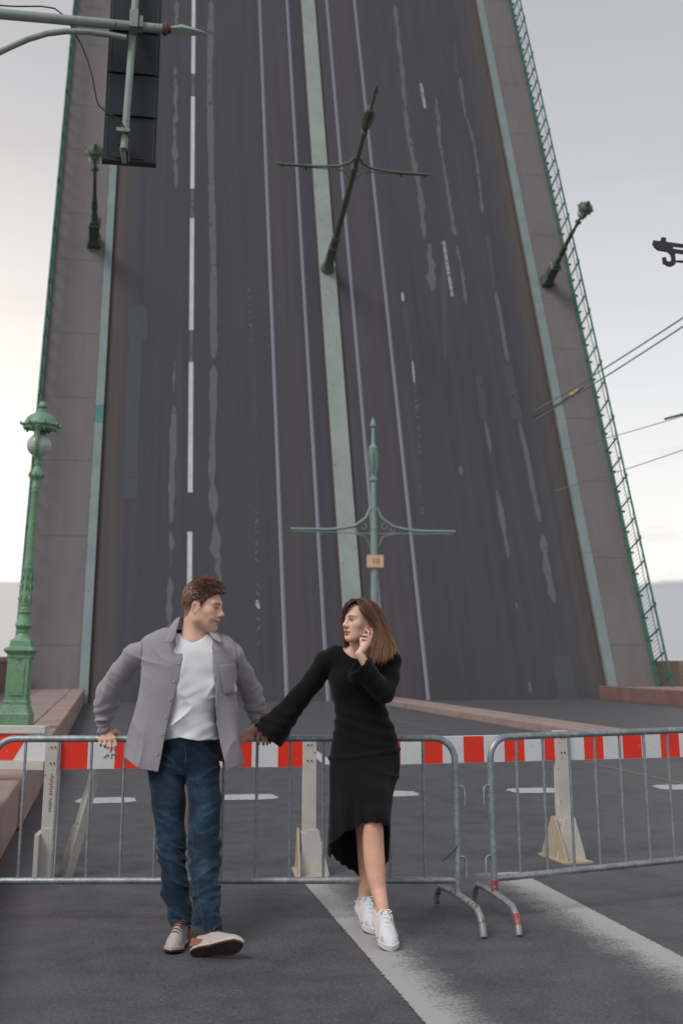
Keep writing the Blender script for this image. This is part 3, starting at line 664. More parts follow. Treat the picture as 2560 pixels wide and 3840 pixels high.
b = MB(); pts = [hp(x, y) for x, y in ((1310, 1180), (1400, 1170), (1568, 1180), (2600, 1300))]; b.tube([(x, 0, z) for x, z in pts], [.006, .012, .014, .012], 6); b.build('hanger_wire', M['cable'], hang)
# ------------------------------------------------------------------ crowd control barriers
def barrier(p0, p1, nbar, label, first=None, foot_mats=None, fd=(0.0, 1.0)):
    d = (p1-p0); L = d.length; ang = math.atan2(d.y, d.x)
    root = empty('crowd_barrier', Matrix.Translation((p0.x, p0.y, 0)) @ Matrix.Rotation(ang, 4, 'Z'))
    tag(root, label, 'crowd barrier', 'steel crowd barriers')
    H_, r, zb, cr_ = .985, .0195, .215, .12
    P = [(0, 0, .13)]; n = 7
    for i in range(n+1):
        a = math.pi/2*i/n; P.append((cr_-cr_*math.cos(a), 0, H_-cr_+cr_*math.sin(a)))
    for i in range(n+1):
        a = math.pi/2*i/n; P.append((L-cr_+cr_*math.sin(a), 0, H_-cr_+cr_*math.cos(a)))
    P.append((L, 0, .13))
    b = MB(); b.tube(P, r, 14); b.build('frame_tube', M['galv'], root, smooth=60)
    b = MB(); b.tube([(0, 0, zb), (.06, 0, zb), (.1, 0, zb), (L-.1, 0, zb), (L-.06, 0, zb), (L, 0, zb)], [.014, .017, .0185, .0185, .017, .014], 14); b.build('bottom_tube', M['galv'], root, smooth=60)
    bm_ = None; s0 = first if first is not None else L/(nbar+1); st = (L-2*s0)/(nbar-1) if nbar > 1 else 0
    for i in range(nbar):
        if bm_ is None:
            b = MB(); b.tube([(0, 0, zb+.005), (0, 0, H_-.005)], .0086, 10); o = b.build('upright_bar', M['galv'], root, smooth=60); bm_ = o.data
        else: o = bpy.data.objects.new('upright_bar', bm_); COL.objects.link(o); o.parent = root
        o.location = (s0+i*st, 0, 0)
    for s_, x in ((0, 0), (1, L)):
        b = MB(); q = -1 if s_ == 0 else 1
        b.tube([(x, 0, .0), (x, 0, .001)], .001, 4)
        b = MB(); A_ = [(x+q_*fd[0], q_*fd[1], z_f) for q_, z_f in ((-.43, .008), (-.42, .05), (-.385, .1), (-.33, .128), (-.2, .135), (0, .138), (.2, .135), (.33, .128), (.385, .1), (.42, .05), (.43, .008))]
        b.tube(A_, .0185, 12); b.build('foot_arch', M['rusty_foot'] if (foot_mats and foot_mats[s_]) else M['galv'], root, smooth=60)
        for zz in (.72, .34):
            b = MB(); b.tube([(x, 0, zz), (x+q*.035, 0, zz), (x+q*.05, 0, zz-.01), (x+q*.052, 0, zz-.11)], .0065, 8); b.build('hook', M['galv'], root, smooth=60)
    return root
g0, g1 = Vector((-2.03, 7.32, 0)), Vector((.655, 7.32, 0))
bl = barrier(g0, g1, 13, 'long galvanised steel crowd barrier that the couple lean on', .185, (0, 1), (-.217, .976))
br_ = barrier(Vector((.868, 7.37, 0)), Vector((3.28, 8.62, 0)), 13, 'second galvanised crowd barrier turned away to the right of the couple', .185, (0, 0), (.3, .954))
b = MB(); b.tube([(0, 0, .155), (.0, -.004, .21)], [.0215, .0205], 12); b.build('red_paint_mark', M['red_drip'], br_, smooth=60)
b = MB(); b.tube([(-.385*.3, -.385*.954, .1), (-.42*.3, -.42*.954, .05)], [.0195, .0197], 12); b.build('red_paint_mark', M['red_drip'], br_, smooth=60)
b = MB(); b.tube([(2.685, -.022, .4), (2.66, -.024, .37), (2.6, -.024, .32)], .004, 6); b.build('cable_tie', M['cable'], bl)

# ------------------------------------------------------------------ red and white road barricades behind
def stripes(root, board, L, z0, z1, y, first, wr, ww, slant=0.0, name='red_stripe'):
    x = first
    while x < L-.01:
        x1 = min(x+wr, L-.004); b = MB(); xa = max(x, .004)
        b.add([(xa, y, z0+.003), (x1, y, z0+.003), (min(x1+slant, L-.004), y, z1-.003), (min(xa+slant, L-.004), y, z1-.003)], [(0, 1, 2, 3)]); b.build(name, M['board_red'], board); x += wr+ww
def board_root(name, p0, p1, label):
    ang = math.atan2(p1.y-p0.y, p1.x-p0.x); root = empty(name, Matrix.Translation((p0.x, p0.y, 0)) @ Matrix.Rotation(ang, 4, 'Z'))
    tag(root, label, 'barricade', 'red and white road barricades'); return root, (Vector((p1.x, p1.y))-Vector((p0.x, p0.y))).length
def post(root, x, top, wd=.075, gus=True, y=0.0):
    b = MB(); b.box((x-wd/2, y-.035, .05), (x+wd/2, y+.035, top)); ps = b.build('post', M['white_post'], root, bevel=.004)
    b = MB()
    for z in (top-.05, top-.155):
        for xx in (-.012, .014): b.tube([(x+xx, y-.03, z), (x+xx, y-.042, z)], .0055, 8)
    b.build('bolt', M['rust'], ps)
    return ps
# left barricade: board between a splayed end stand and a flat-footed post
pL, pR = Vector((-2.0, 8.62, 0)), Vector((-.23, 8.8, 0))
b1, L1 = board_root('road_barricade', pL, pR, 'red and white striped barricade board behind the man on two white posts')
b = MB(); b.box((0.02, .0, .7), (L1, .03, .895)); bd = b.build('board', M['board_white'], b1, bevel=.003); stripes(b1, bd, L1, .7, .895, -.002, .06, .19, .185)
ps = post(b1, .02, .9, .1)
b = MB(); b.box((-.03, -.048, .0), (.075, -.036, .33)); b.box((-.06, -.12, 0), (-.03, .12, .3)); b.build('foot_sheath', M['white_post'], b1, bevel=.004)
b = MB()
for k in range(17):
    if random.random() < .85: b.box((.012+random.uniform(-.004, .004), -.038, .42+k*.0155), (.03+random.uniform(-.006, .004), -.0355, .428+k*.0155))
b.build('stencilled_lettering', M['scratch'], ps)
lg0 = Vector((.13, .12, .0)); lg1 = Vector((.31, .14, .72))
b = MB(); b.tube([lg0, lg0.lerp(lg1, .45)], .05, 4); b.tube([lg0.lerp(lg1, .4), lg1], .04, 4); b.build('splayed_leg', M['white_post'], b1)
b = MB(); pg_ = [(0.36, .84), (.39, .855), (.45, .85)];
for p_ in ([(.465, .852), (.43, .842), (.49, .84)], [(.42, .775), (.45, .80), (.452, .78)], [(.47, .795), (.5, .8), (.52, .785)], [(.475, .80), (.472, .77)]):
    b.tube([(x-.06, -.003, z) for x, z in p_], .0035, 5)
b.build('scuff_marks', M['scratch'], bd)
post(b1, L1, .9, .095)
def gusset_foot(root, x, mt):
    b = MB(); b.box((x-.055, -.05, 0), (x+.075, .05, .28)); b.prism([(x-.1, 0), (x+.14, 0), (x+.06, .3), (x-.02, .3)], .012, Matrix.Translation((0, -.056, 0))); b.build('foot_sheath', M['white_post'], root, bevel=.004)
    b = MB(); Mx = Matrix.Translation((x-.075, 0, 0)) @ Matrix.Rotation(R(90), 4, 'Z')
    b.prism([(-.2, 0), (.26, 0), (.04, .3), (-.01, .3)], .012, Mx); b.box((x-.1, -.2, 0), (x+.12, .26, .012)); b.build('foot_gusset', mt, root)
gusset_foot(b1, L1, M['yellowed'])
# right barricade
q0, q1 = Vector((.2, 9.02, 0)), Vector((3.1, 9.82, 0))
b2, L2 = board_root('road_barricade', q0, q1, 'longer red and white striped barricade board running behind the woman to the right')
b = MB(); b.box((0, 0, .69), (L2, .03, .88)); bd2 = b.build('board', M['board_white'], b2, bevel=.003); stripes(b2, bd2, L2, .69, .88, -.002, .07, .158, .165)
xr = (Vector((1.64, 9.41))-Vector((q0.x, q0.y))).length
post(b2, xr, .905, .1); gusset_foot(b2, xr, M['yellowed']); post(b2, L2-.1, .88, .08)
# boom arm at the far left
c0, c1 = Vector((-4.4, 9.5, 0)), Vector((-2.06, 8.75, 0))
b3, L3 = board_root('boom_barrier', c0, c1, 'slanted red and white boom arm in a white frame at the left edge')
rx = .02
b3.matrix_world = b3.matrix_world @ Matrix.Rotation(R(-.6), 4, 'Y')
b = MB(); b.box((0, 0, .72), (L3, .02, .9)); bd3 = b.build('board', M['board_white'], b3); stripes(b3, bd3, L3, .72, .9, -.002, .1, .3, .3, .12)
b = MB(); b.box((0, -.02, .902), (L3, .04, .955)); b.build('top_rail', M['white_post'], b3, bevel=.004)
b = MB(); b.box((0, -.02, .66), (L3, .04, .718)); b.build('bottom_rail', M['white_post'], b3, bevel=.004)
b = MB(); b.box((.1, -.05, 0), (.22, .07, .95)); b.build('post', M['white_post'], b3, bevel=.004)
# ------------------------------------------------------------------ sculpting: distance fields turned into one smooth mesh
f32 = np.float32
def V3(p): return np.array(p, f32)
_LAT = np.random.RandomState(3).uniform(-1, 1, 32**3+64).astype(f32)
def vnoise(P, seed=0):
    P = np.asarray(P, f32); i = np.floor(P); f = P-i; f = f*f*(3-2*f); i = i.astype(np.int32)+seed*7
    x0, x1 = (i[:, 0] & 31) << 10, ((i[:, 0]+1) & 31) << 10; y0, y1 = (i[:, 1] & 31) << 5, ((i[:, 1]+1) & 31) << 5; z0, z1 = i[:, 2] & 31, (i[:, 2]+1) & 31
    fx, fy, fz = f.T; T = _LAT
    a = T[x0+y0+z0]; a = a+(T[x1+y0+z0]-a)*fx; b = T[x0+y1+z0]; b = b+(T[x1+y1+z0]-b)*fx; a = a+(b-a)*fy
    c = T[x0+y0+z1]; c = c+(T[x1+y0+z1]-c)*fx; d = T[x0+y1+z1]; d = d+(T[x1+y1+z1]-d)*fx; c = c+(d-c)*fy
    return a+(c-a)*fz
def smin(a, b, k):
    if k <= 0: return np.minimum(a, b)
    h = np.clip(.5+.5*(b-a)/k, 0, 1); return b*(1-h)+a*h-k*h*(1-h)
def smax(a, b, k): return -smin(-a, -b, k)
class Field:
    PAD = .085
    def __init__(s): s.ops = []
    def op(s, fn, lo=None, hi=None, k=.01, mode='u'): s.ops.append((fn, None if lo is None else V3(lo), None if hi is None else V3(hi), k, mode)); return s
    def cone(s, a, b, ra, rb, k=.01, mode='u', sq=None):
        a, b = V3(a), V3(b); ab = b-a; L2 = float(ab@ab)+1e-9; m = max(ra, rb)
        def fn(P):
            q = P-a; t_ = np.clip(q@ab/L2, 0, 1); d = q-t_[:, None]*ab
            return np.sqrt((d*d).sum(1))-(ra+(rb-ra)*t_)
        return s.op(fn, np.minimum(a, b)-m, np.maximum(a, b)+m, k, mode)
    def chain(s, pts, rad, k=.012, mode='u'):
        for i in range(len(pts)-1): s.cone(pts[i], pts[i+1], rad[i], rad[i+1], k, mode)
        return s
    def limb(s, pts, rad, k=.012, n=20):
        # one smooth tapering limb: spline through the points, radius eased along it
        P = np.array(pts, float); m = len(P); q = np.linspace(0, m-1, n); E = np.vstack([2*P[0]-P[1], P, 2*P[-1]-P[-2]]); C = []
        for t_ in q:
            i = min(int(t_), m-2); u = t_-i; a, b, c_, d = E[i:i+4]
            C.append(.5*((2*b)+(c_-a)*u+(2*a-5*b+4*c_-d)*u*u+(3*b-a-3*c_+d)*u**3))
        C = np.array(C, f32); r_ = np.interp(q, range(m), rad); r_ = np.convolve(np.pad(r_, 2, mode='edge'), np.array((1, 2, 3, 2, 1))/9, 'valid').astype(f32); mx = float(r_.max())
        def fn(X):
            d = np.full(len(X), 9, f32)
            for i in range(n-1):
                a = C[i]; ab = C[i+1]-a; qv = X-a; t_ = np.clip(qv@ab/float(ab@ab+1e-9), 0, 1); e = qv-t_[:, None]*ab; d = np.minimum(d, np.sqrt((e*e).sum(1))-(r_[i]+(r_[i+1]-r_[i])*t_))
            return d
        return s.op(fn, C.min(0)-mx, C.max(0)+mx, k)
    def ell(s, c, r, k=.01, mode='u', rot=None):
        c, r = V3(c), V3(r); Rm = None if rot is None else np.array(rot, f32)
        def fn(P):
            q = P-c
            if Rm is not None: q = q@Rm
            k0 = np.sqrt(((q/r)**2).sum(1)); k1 = np.sqrt(((q/(r*r))**2).sum(1))+1e-6
            return k0*(k0-1)/k1
        m = r.max() if Rm is not None else r
        return s.op(fn, c-m, c+m, k, mode)
    def loft(s, rows, n=2.4, k=.015, mode='u', sub=None):
        # rows: (z, cx, cy, half width, half depth), rising
        rows = np.array(sorted(rows), f32); zz = rows[:, 0]
        fine = np.linspace(zz[0], zz[-1], 80).astype(f32); cols = []
        for j in range(1, 5):
            y = np.interp(fine, zz, rows[:, j]); ker = np.array([1, 2, 3, 2, 1], f32)/9; y = np.convolve(np.pad(y, 2, mode='edge'), ker, 'valid'); cols.append(y.astype(f32))
        def fn(P):
            z = np.clip(P[:, 2], fine[0], fine[-1]); cx, cy, a, b = (np.interp(z, fine, c_).astype(f32) for c_ in cols)
            g = ((np.abs(P[:, 0]-cx)/a)**n+(np.abs(P[:, 1]-cy)/b)**n+1e-9)**(1/n)
            d = (g-1)*np.minimum(a, b); dz = np.maximum(P[:, 2]-fine[-1], fine[0]-P[:, 2])
            return np.maximum(d, dz)
        mx = float((np.abs(rows[:, 1])+rows[:, 3]).max())
        lo = [float((rows[:, 1]-rows[:, 3]).min()), float((rows[:, 2]-rows[:, 4]).min()), float(zz[0])]
        hi = [float((rows[:, 1]+rows[:, 3]).max()), float((rows[:, 2]+rows[:, 4]).max()), float(zz[-1])]
        return s.op(fn, lo, hi, k, mode)
    def sub(s, other, o, Rm, sc, rad, k=.01, mode='u'):      # another field placed with origin o, axes in the columns of Rm, scale sc
        o = V3(o); Rm = np.array(Rm, f32); sv = V3(sc if hasattr(sc, '__len__') else (sc,)*3); m = float(sv.min())
        return s.op(lambda P: other(((P-o)@Rm)/sv)*m, o-rad, o+rad, k, mode)
    def cut(s, fn, k=.003): return s.op(fn, None, None, k, 'i')
    def disp(s, fn): return s.op(fn, None, None, 0, 'd')
    def __call__(s, P):
        d = np.full(len(P), .3, f32); mn, mx = P.min(0), P.max(0)
        for fn, lo, hi, k, mode in s.ops:
            if lo is None:
                near = np.abs(d) < .12
                if not near.any(): continue
                q = fn(P[near])
                if mode == 'd': d[near] += q
                else: d[near] = smax(d[near], q, k)
                continue
            l_, h_ = lo-s.PAD-k, hi+s.PAD+k
            if (mx < l_).any() or (mn > h_).any(): continue
            near = ((P > l_) & (P < h_)).all(1)
            if not near.any(): continue
            q = fn(P[near])
            if mode == 'u': d[near] = smin(d[near], q, k)
            elif mode == 's': d[near] = smax(d[near], -q, k)
        return d
def sculpt(field, lo, hi, h, name, mat, parent=None, color=None, B=13):
    lo, hi = V3(lo), V3(hi); nb = np.ceil((hi-lo)/(B*h)).astype(int)+1
    bi = np.stack(np.meshgrid(*[np.arange(n) for n in nb], indexing='ij'), -1).reshape(-1, 3)
    c = lo+(bi+.5)*(B*h); dv = np.concatenate([field(c[i:i+4000].astype(f32)) for i in range(0, len(c), 4000)])
    act = bi[np.abs(dv) < B*h*.87+.010]
    NX_, NY_, NZ_ = (int(x) for x in nb*B+4)
    g = np.arange(-1, B+1); G = np.stack(np.meshgrid(g, g, g, indexing='ij'), -1).reshape(-1, 3); n = B+2
    ids = []; pos = []; quads = []
    def gid(ijk): return ((ijk[..., 0]+1)*NY_+(ijk[..., 1]+1))*NZ_+(ijk[..., 2]+1)
    order = np.lexsort((act[:, 2]//3, act[:, 1]//3, act[:, 0]//3)); act = act[order]
    for s0 in range(0, len(act), 24):
        bb = act[s0:s0+24]; pts = (lo+((bb*B)[:, None, :]+G[None])*h).astype(f32)
        D = field(pts.reshape(-1, 3)).reshape(-1, n, n, n)
        for q in range(len(bb)):
            d = D[q]; sg = d < 0
            if sg.all() or not sg.any(): continue
            m = n-1; corner = np.stack([sg[i:i+m, j:j+m, k_:k_+m] for i in (0, 1) for j in (0, 1) for k_ in (0, 1)])
            mixd = corner.any(0) & ~corner.all(0); ci = np.argwhere(mixd)
            if len(ci) == 0: continue
            acc = np.zeros((len(ci), 3), f32); cnt = np.zeros(len(ci), f32)
            for ax in range(3):
                o1, o2 = [a_ for a_ in range(3) if a_ != ax]
                for e1 in (0, 1):
                    for e2 in (0, 1):
                        p = ci.copy(); p[:, o1] += e1; p[:, o2] += e2; p2 = p.copy(); p2[:, ax] += 1
                        a_ = d[p[:, 0], p[:, 1], p[:, 2]]; b_ = d[p2[:, 0], p2[:, 1], p2[:, 2]]; x = (a_ < 0) != (b_ < 0)
                        t_ = np.where(x, a_/np.where(x, a_-b_, 1), 0); pt = p.astype(f32); pt[:, ax] += t_
                        acc[x] += pt[x]; cnt[x] += 1
            base = bb[q]*B-1
            ids.append(gid(ci+base)); pos.append(lo+(acc/cnt[:, None]+base)*h)
            for ax in range(3):
                o1, o2 = (ax+1) % 3, (ax+2) % 3
                sl = [slice(1, n-1)]*3; a_ = sg[tuple(sl)]; s2 = list(sl); s2[ax] = slice(2, n); b_ = sg[tuple(s2)]
                e = np.argwhere(a_ != b_)
                if len(e) == 0: continue
                flip = a_[e[:, 0], e[:, 1], e[:, 2]]; e = e+1+base; Q = []
                for s1_, s2_ in ((-1, -1), (0, -1), (0, 0), (-1, 0)):
                    p = e.copy(); p[:, o1] += s1_; p[:, o2] += s2_; Q.append(gid(p))
                Q = np.stack(Q, 1); Q[~flip] = Q[~flip][:, ::-1]; quads.append(Q)
    ids = np.concatenate(ids); pos = np.concatenate(pos); quads = np.concatenate(quads)
    u, first = np.unique(ids, return_index=True); P = pos[first]; F = np.searchsorted(u, quads); F = np.clip(F, 0, len(u)-1)
    return mesh_np(name, P, F, mat, parent, color)
def mesh_np(name, P, F, mat, parent=None, color=None):
    me = bpy.data.meshes.new(name); nf, w_ = F.shape
    me.vertices.add(len(P)); me.vertices.foreach_set('co', np.asarray(P, f32).ravel())
    me.loops.add(nf*w_); me.loops.foreach_set('vertex_index', F.astype(np.int32).ravel())
    me.polygons.add(nf); me.polygons.foreach_set('loop_start', np.arange(0, nf*w_, w_, dtype=np.int32)); me.polygons.foreach_set('use_smooth', np.ones(nf, bool))
    me.update(); me.validate()
    if color is not None:
        cl = color(P) if callable(color) else color
        at_ = me.color_attributes.new('tint', 'FLOAT_COLOR', 'POINT'); rg = np.ones((len(P), 4), f32); rg[:, :3] = cl; at_.data.foreach_set('color', rg.ravel())
    me.materials.append(mat); o = bpy.data.objects.new(name, me); COL.objects.link(o)
    if parent is not None: o.parent = parent
    return o
def A3(px, py, Y): p = at(px, py, Y); return np.array((p.x, p.y, p.z), f32)
def ss(e0, e1, x): t_ = np.clip((x-e0)/(e1-e0), 0, 1); return t_*t_*(3-2*t_)
def frame(fwd, pitch=0.0, tilt=0.0):
    f_ = np.array(fwd, float); f_ /= np.linalg.norm(f_); z = np.array((0, 0, 1.)); l_ = np.cross(z, f_)
    f2 = f_*math.cos(pitch)+z*math.sin(pitch); z2 = np.cross(f2, l_)
    l3 = l_*math.cos(tilt)+z2*math.sin(tilt); z3 = np.cross(f2, l3)
    return np.stack([f2, l3, z3], 1)

# ------------------------------------------------------------------ cloth, skin and hair materials
def m_vcol(name, rough, sss=0.0, spec=.4, bump=None, sheen=0.0):
    t = NT(name); a = t.n('ShaderNodeVertexColor', layer_name='tint'); c = a.outputs[0]; n_ = t.noise(t.coord(), 90, 4)
    t.col(t.mix(.12, c, t.mix(n_, c, 0.0, 'MULTIPLY'))); t.rough(rough); t.b.inputs['Specular IOR Level'].default_value = spec
    if sss:
        t.b.inputs['Subsurface Weight'].default_value = sss; t.b.inputs['Subsurface Radius'].default_value = (1, .35, .2); t.b.inputs['Subsurface Scale'].default_value = .008
    if bump: t.bump(t.noise(t.coord(), bump, 3), .12, .002)
    return t.m
M['skin'] = m_vcol('skin', .55, .15, .35, 300)
M['hair'] = m_vcol('hair', .42, 0, .5)
def m_cloth(name, c1, c2, scale, bump=.4, wave=None, rough=.9, sheen=.2, rot=(0, 0, 0)):
    t = NT(name); v = t.coord(); a = t.noise(v, scale, 5, .7); b = t.noise(v, 6, 4)
    c = t.mix(t.ramp(a, [(.3, 0.0), (.7, 1.0)]), c1, c2); c = t.mix(t.ramp(b, [(.4, 0.0), (.7, .35)]), c, tuple(x*.78 for x in c1)); h = a
    if wave:
        wv = t.n('ShaderNodeTexWave', wave_type='BANDS', bands_direction='X'); wv.inputs['Scale'].default_value = wave; wv.inputs['Distortion'].default_value = .6
        t.l(t.coord(rot=rot), wv.inputs['Vector']); h = t.math('ADD', t.math('MULTIPLY', a, .5), wv.outputs['Fac']); c = t.mix(t.math('MULTIPLY', wv.outputs['Fac'], .3), c, tuple(x*.6 for x in c1))
    t.col(c); t.rough(rough); t.b.inputs['Sheen Weight'].default_value = sheen; t.b.inputs['Specular IOR Level'].default_value = .2; t.bump(h, bump, .003); return t.m
M['corduroy'] = m_cloth('grey_corduroy', (.29, .275, .305), (.43, .41, .45), 160, .5, 95)
M['tee'] = m_cloth('white_cotton', (.66, .67, .71), (.78, .79, .83), 200, .2)
M['knit'] = m_cloth('black_knit', (.0035, .0035, .004), (.008, .008, .009), 220, .35, None, .95, .08)
t = NT('denim'); v = t.coord(); a = t.noise(t.coord(scale=(1, 1, .25)), 150, 5, .75); b = t.noise(v, 5, 4); at_ = t.n('ShaderNodeVertexColor', layer_name='tint')
c = t.mix(t.ramp(a, [(.3, 0.0), (.72, 1.0)]), (.0045, .0125, .024), (.014, .034, .06)); c = t.mix(t.ramp(b, [(.4, 0.0), (.7, .4)]), c, (.003, .009, .018))
c = t.mix(1.0, c, at_.outputs[0], 'MULTIPLY'); t.col(c); t.rough(.9); t.b.inputs['Sheen Weight'].default_value = .1; t.b.inputs['Specular IOR Level'].default_value = .2; t.bump(a, .35, .002); M['denim'] = t.m
M['stitch'] = m_plain('stitching', (.026, .042, .064), .8); M['button'] = m_plain('button', (.33, .31, .33), .4, .1, 30)
M['shoe'] = m_cloth('beige_leather', (.42, .35, .32), (.52, .45, .41), 60, .1, None, .6, 0)
M['shoe_sole'] = m_plain('cream_sole', (.5, .45, .39), .7, .15, 25); M['outsole'] = m_plain('brown_outsole', (.035, .018, .015), .75, .3, 30); M['heel_tab'] = m_plain('rust_leather', (.27, .075, .045), .6)
M['lace'] = m_plain('brown_lace', (.12, .06, .05), .8); M['white_shoe'] = m_cloth('white_mesh', (.6, .62, .65), (.74, .75, .78), 120, .3, None, .75, 0)
M['white_sole'] = m_plain('white_sole', (.68, .68, .68), .55, .08, 20); M['cream'] = m_plain('cream_suede', (.55, .49, .41), .8, .1, 30); M['white_lace'] = m_plain('white_lace', (.75, .76, .79), .8)
M['eye_white'] = m_plain('eye_white', (.6, .58, .56), .2, .03, 20, 0, 0); M['lining'] = m_cloth('pink_grey_lining', (.2, .12, .11), (.28, .18, .165), 90, .3, 60)
M['nail'] = m_plain('lilac_nail', (.55, .5, .72), .25, .05); M['silver'] = m_plain('silver', (.7, .7, .7), .25, .05, 20, 1.0)

# ------------------------------------------------------------------ heads (local: x to the face, y to the left, z up, origin between the ears)
def head_field(fem):
    F = Field(); F.PAD = .06
    F.ell((-.008, 0, .043), (.1, .0765, .088), .02)
    F.ell((.03, 0, -.018), (.066, .064, .085), .03)
    F.ell((.048, 0, -.062), (.046, .046 if fem else .05, .05), .03)
    jw = .046 if fem else .053
    for s_ in (-1, 1):
        F.cone((.0, s_*jw, -.06), (.066, s_*.014, -.098 if fem else -.102), .02, .017, .03)
        F.cone((.0, s_*jw, -.06), (-.008, s_*.058, -.01), .018, .02, .03)
        F.ell((.054, s_*.043, -.018), (.024, .022, .022), .025)
        F.cone((.086, s_*.012, .031), (.076, s_*.045, .031), .011 if fem else .014, .008, .016)
    F.ell((.071, 0, -.1), (.023 if fem else .026, .02 if fem else .023, .02), .016)
    for s_ in (-1, 1): F.ell((.101, s_*.031, .005), (.017, .018, .0135), .014, 's')
    F.cone((.09, 0, .022), (.109, 0, -.02), .0095, .0105, .016)
    F.ell((.112 if fem else .1165, 0, -.026), (.0115, .0105, .0105), .012)
    for s_ in (-1, 1): F.ell((.1, s_*.0135, -.031), (.013, .009, .0095), .008)
    F.ell((.1, 0, -.0415), (.013, .009, .006), .006, 's')
    F.ell((.0935, 0, -.0595), (.0125, .0245, .0075), .007); F.ell((.091, 0, -.0735), (.0125, .0205, .0095), .007)
    F.ell((.107, 0, -.0665), (.0135, .027, .0016), .004, 's')
    if not fem:
        for s_ in (-1, 1): F.cone((.096, s_*.02, -.0645), (.08, s_*.034, -.058), .003, .002, .006, 's'); F.ell((.07, s_*.04, -.046), (.018, .016, .018), .015)
    F.ell((.098, 0, -.086), (.012, .018, .006), .008, 's')
    for s_ in (-1, 1):      # eyeball under lids, ear
        F.ell((.0775, s_*.031, .0055), (.0125, .0145, .0115), .004)
        rot = frame((1, -s_*.35, 0), R(12)); c_ = np.array((-.014, s_*.078, -.002))
        F.ell(c_, (.0195, .0075, .031), .005, rot=rot); F.ell(c_+(.004, s_*.0085, .003), (.0105, .008, .018), .003, 's', rot=rot)
        F.ell(c_+(.006, s_*.001, -.026), (.009, .006, .011), .005)
    return F
def face_tint(L, fem, skin):
    # L: head-local positions -> base colour; lips, brows, lashes, eyes
    n_ = len(L); c = np.tile(np.array(skin, f32), (n_, 1)); x, y, z = L.T; ay = np.abs(y); front = x > .05
    def paint(m_, col): c[:] = c*(1-m_[:, None])+np.array(col, f32)*m_[:, None]
    ch = np.exp(-(((x-.06)/.035)**2+((ay-.048)/.024)**2+((z+.03)/.026)**2)); paint(ch*(.3 if fem else .28), (skin[0]*.98, skin[1]*.74, skin[2]*.68))
    nose = np.exp(-(((x-.115)/.016)**2+(y/.014)**2+((z+.025)/.014)**2)); paint(nose*.3, (skin[0]*.95, skin[1]*.72, skin[2]*.66))
    ear = np.exp(-(((x+.014)/.03)**2+((ay-.082)/.014)**2+((z+.002)/.035)**2)); paint(ear*.45, (skin[0]*.97, skin[1]*.7, skin[2]*.62))
    lip = ((ay/.0255)**2+((z+.0665)/(.0145-.2*ay))**2 < 1) & (x > .082); paint(np.where(lip, .8, 0.0), (.42, .135, .12) if fem else (.46, .19, .155))
    gap = (np.abs(z+.0665-(0 if fem else .32)*np.clip(ay-.008, 0, 1)) < .002) & (ay < .026) & (x > .08); paint(np.where(gap, .8, 0.0), (.1, .03, .028))
    bz = .0275+.004*np.sin(np.clip((ay-.012)/.04, 0, 1)*math.pi); bw = np.interp(ay, [.01, .02, .05, .056], [.0034, .0048, .0026, 0])
    br = (np.abs(z-bz) < bw) & (ay > .011) & (ay < .056) & (x > .04); paint(np.where(br, .85, 0.0), (.05, .026, .018))
    ex = (ay-.0315)/.0155; op = .0068 if fem else .0036; ez = (z-.0055)/(op*np.sqrt(np.clip(1-ex*ex, 0, 1))+1e-5)
    eye = (np.abs(ex) < 1) & (np.abs(ez) < 1) & front; paint(np.where(eye, 1.0, 0.0), (.45, .42, .4))
    iris = eye & (((ay-(.029 if fem else .031))**2+(z-.006)**2) < (.0068 if fem else .006)**2); paint(np.where(iris, 1.0, 0.0), (.035, .028, .025) if fem else (.06, .05, .045))
    lash = (np.abs(ex) < 1.12) & (np.abs(z-(.0055+op*np.sqrt(np.clip(1-(ex/1.12)**2, 0, 1))+.0007)) < (.0027 if fem else .002)) & front; paint(np.where(lash, .95, 0.0), (.025, .014, .011))
    low = (np.abs(ex) < 1) & (np.abs(z-(.0055-op*np.sqrt(np.clip(1-ex**2, 0, 1)))) < .001) & front; paint(np.where(low, .5, 0.0), (.2, .09, .07))
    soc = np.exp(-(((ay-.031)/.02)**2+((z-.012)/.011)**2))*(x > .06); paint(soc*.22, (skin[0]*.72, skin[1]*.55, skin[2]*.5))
    c *= (1+.06*vnoise(L*45, 2)+.03*vnoise(L*140, 5))[:, None]
    if not fem:             # shaved beard shadow
        bd = np.exp(-(((z+.085)/.03)**2))*(x > .0); paint(bd*.16, (skin[0]*.6, skin[1]*.58, skin[2]*.6))
    return c
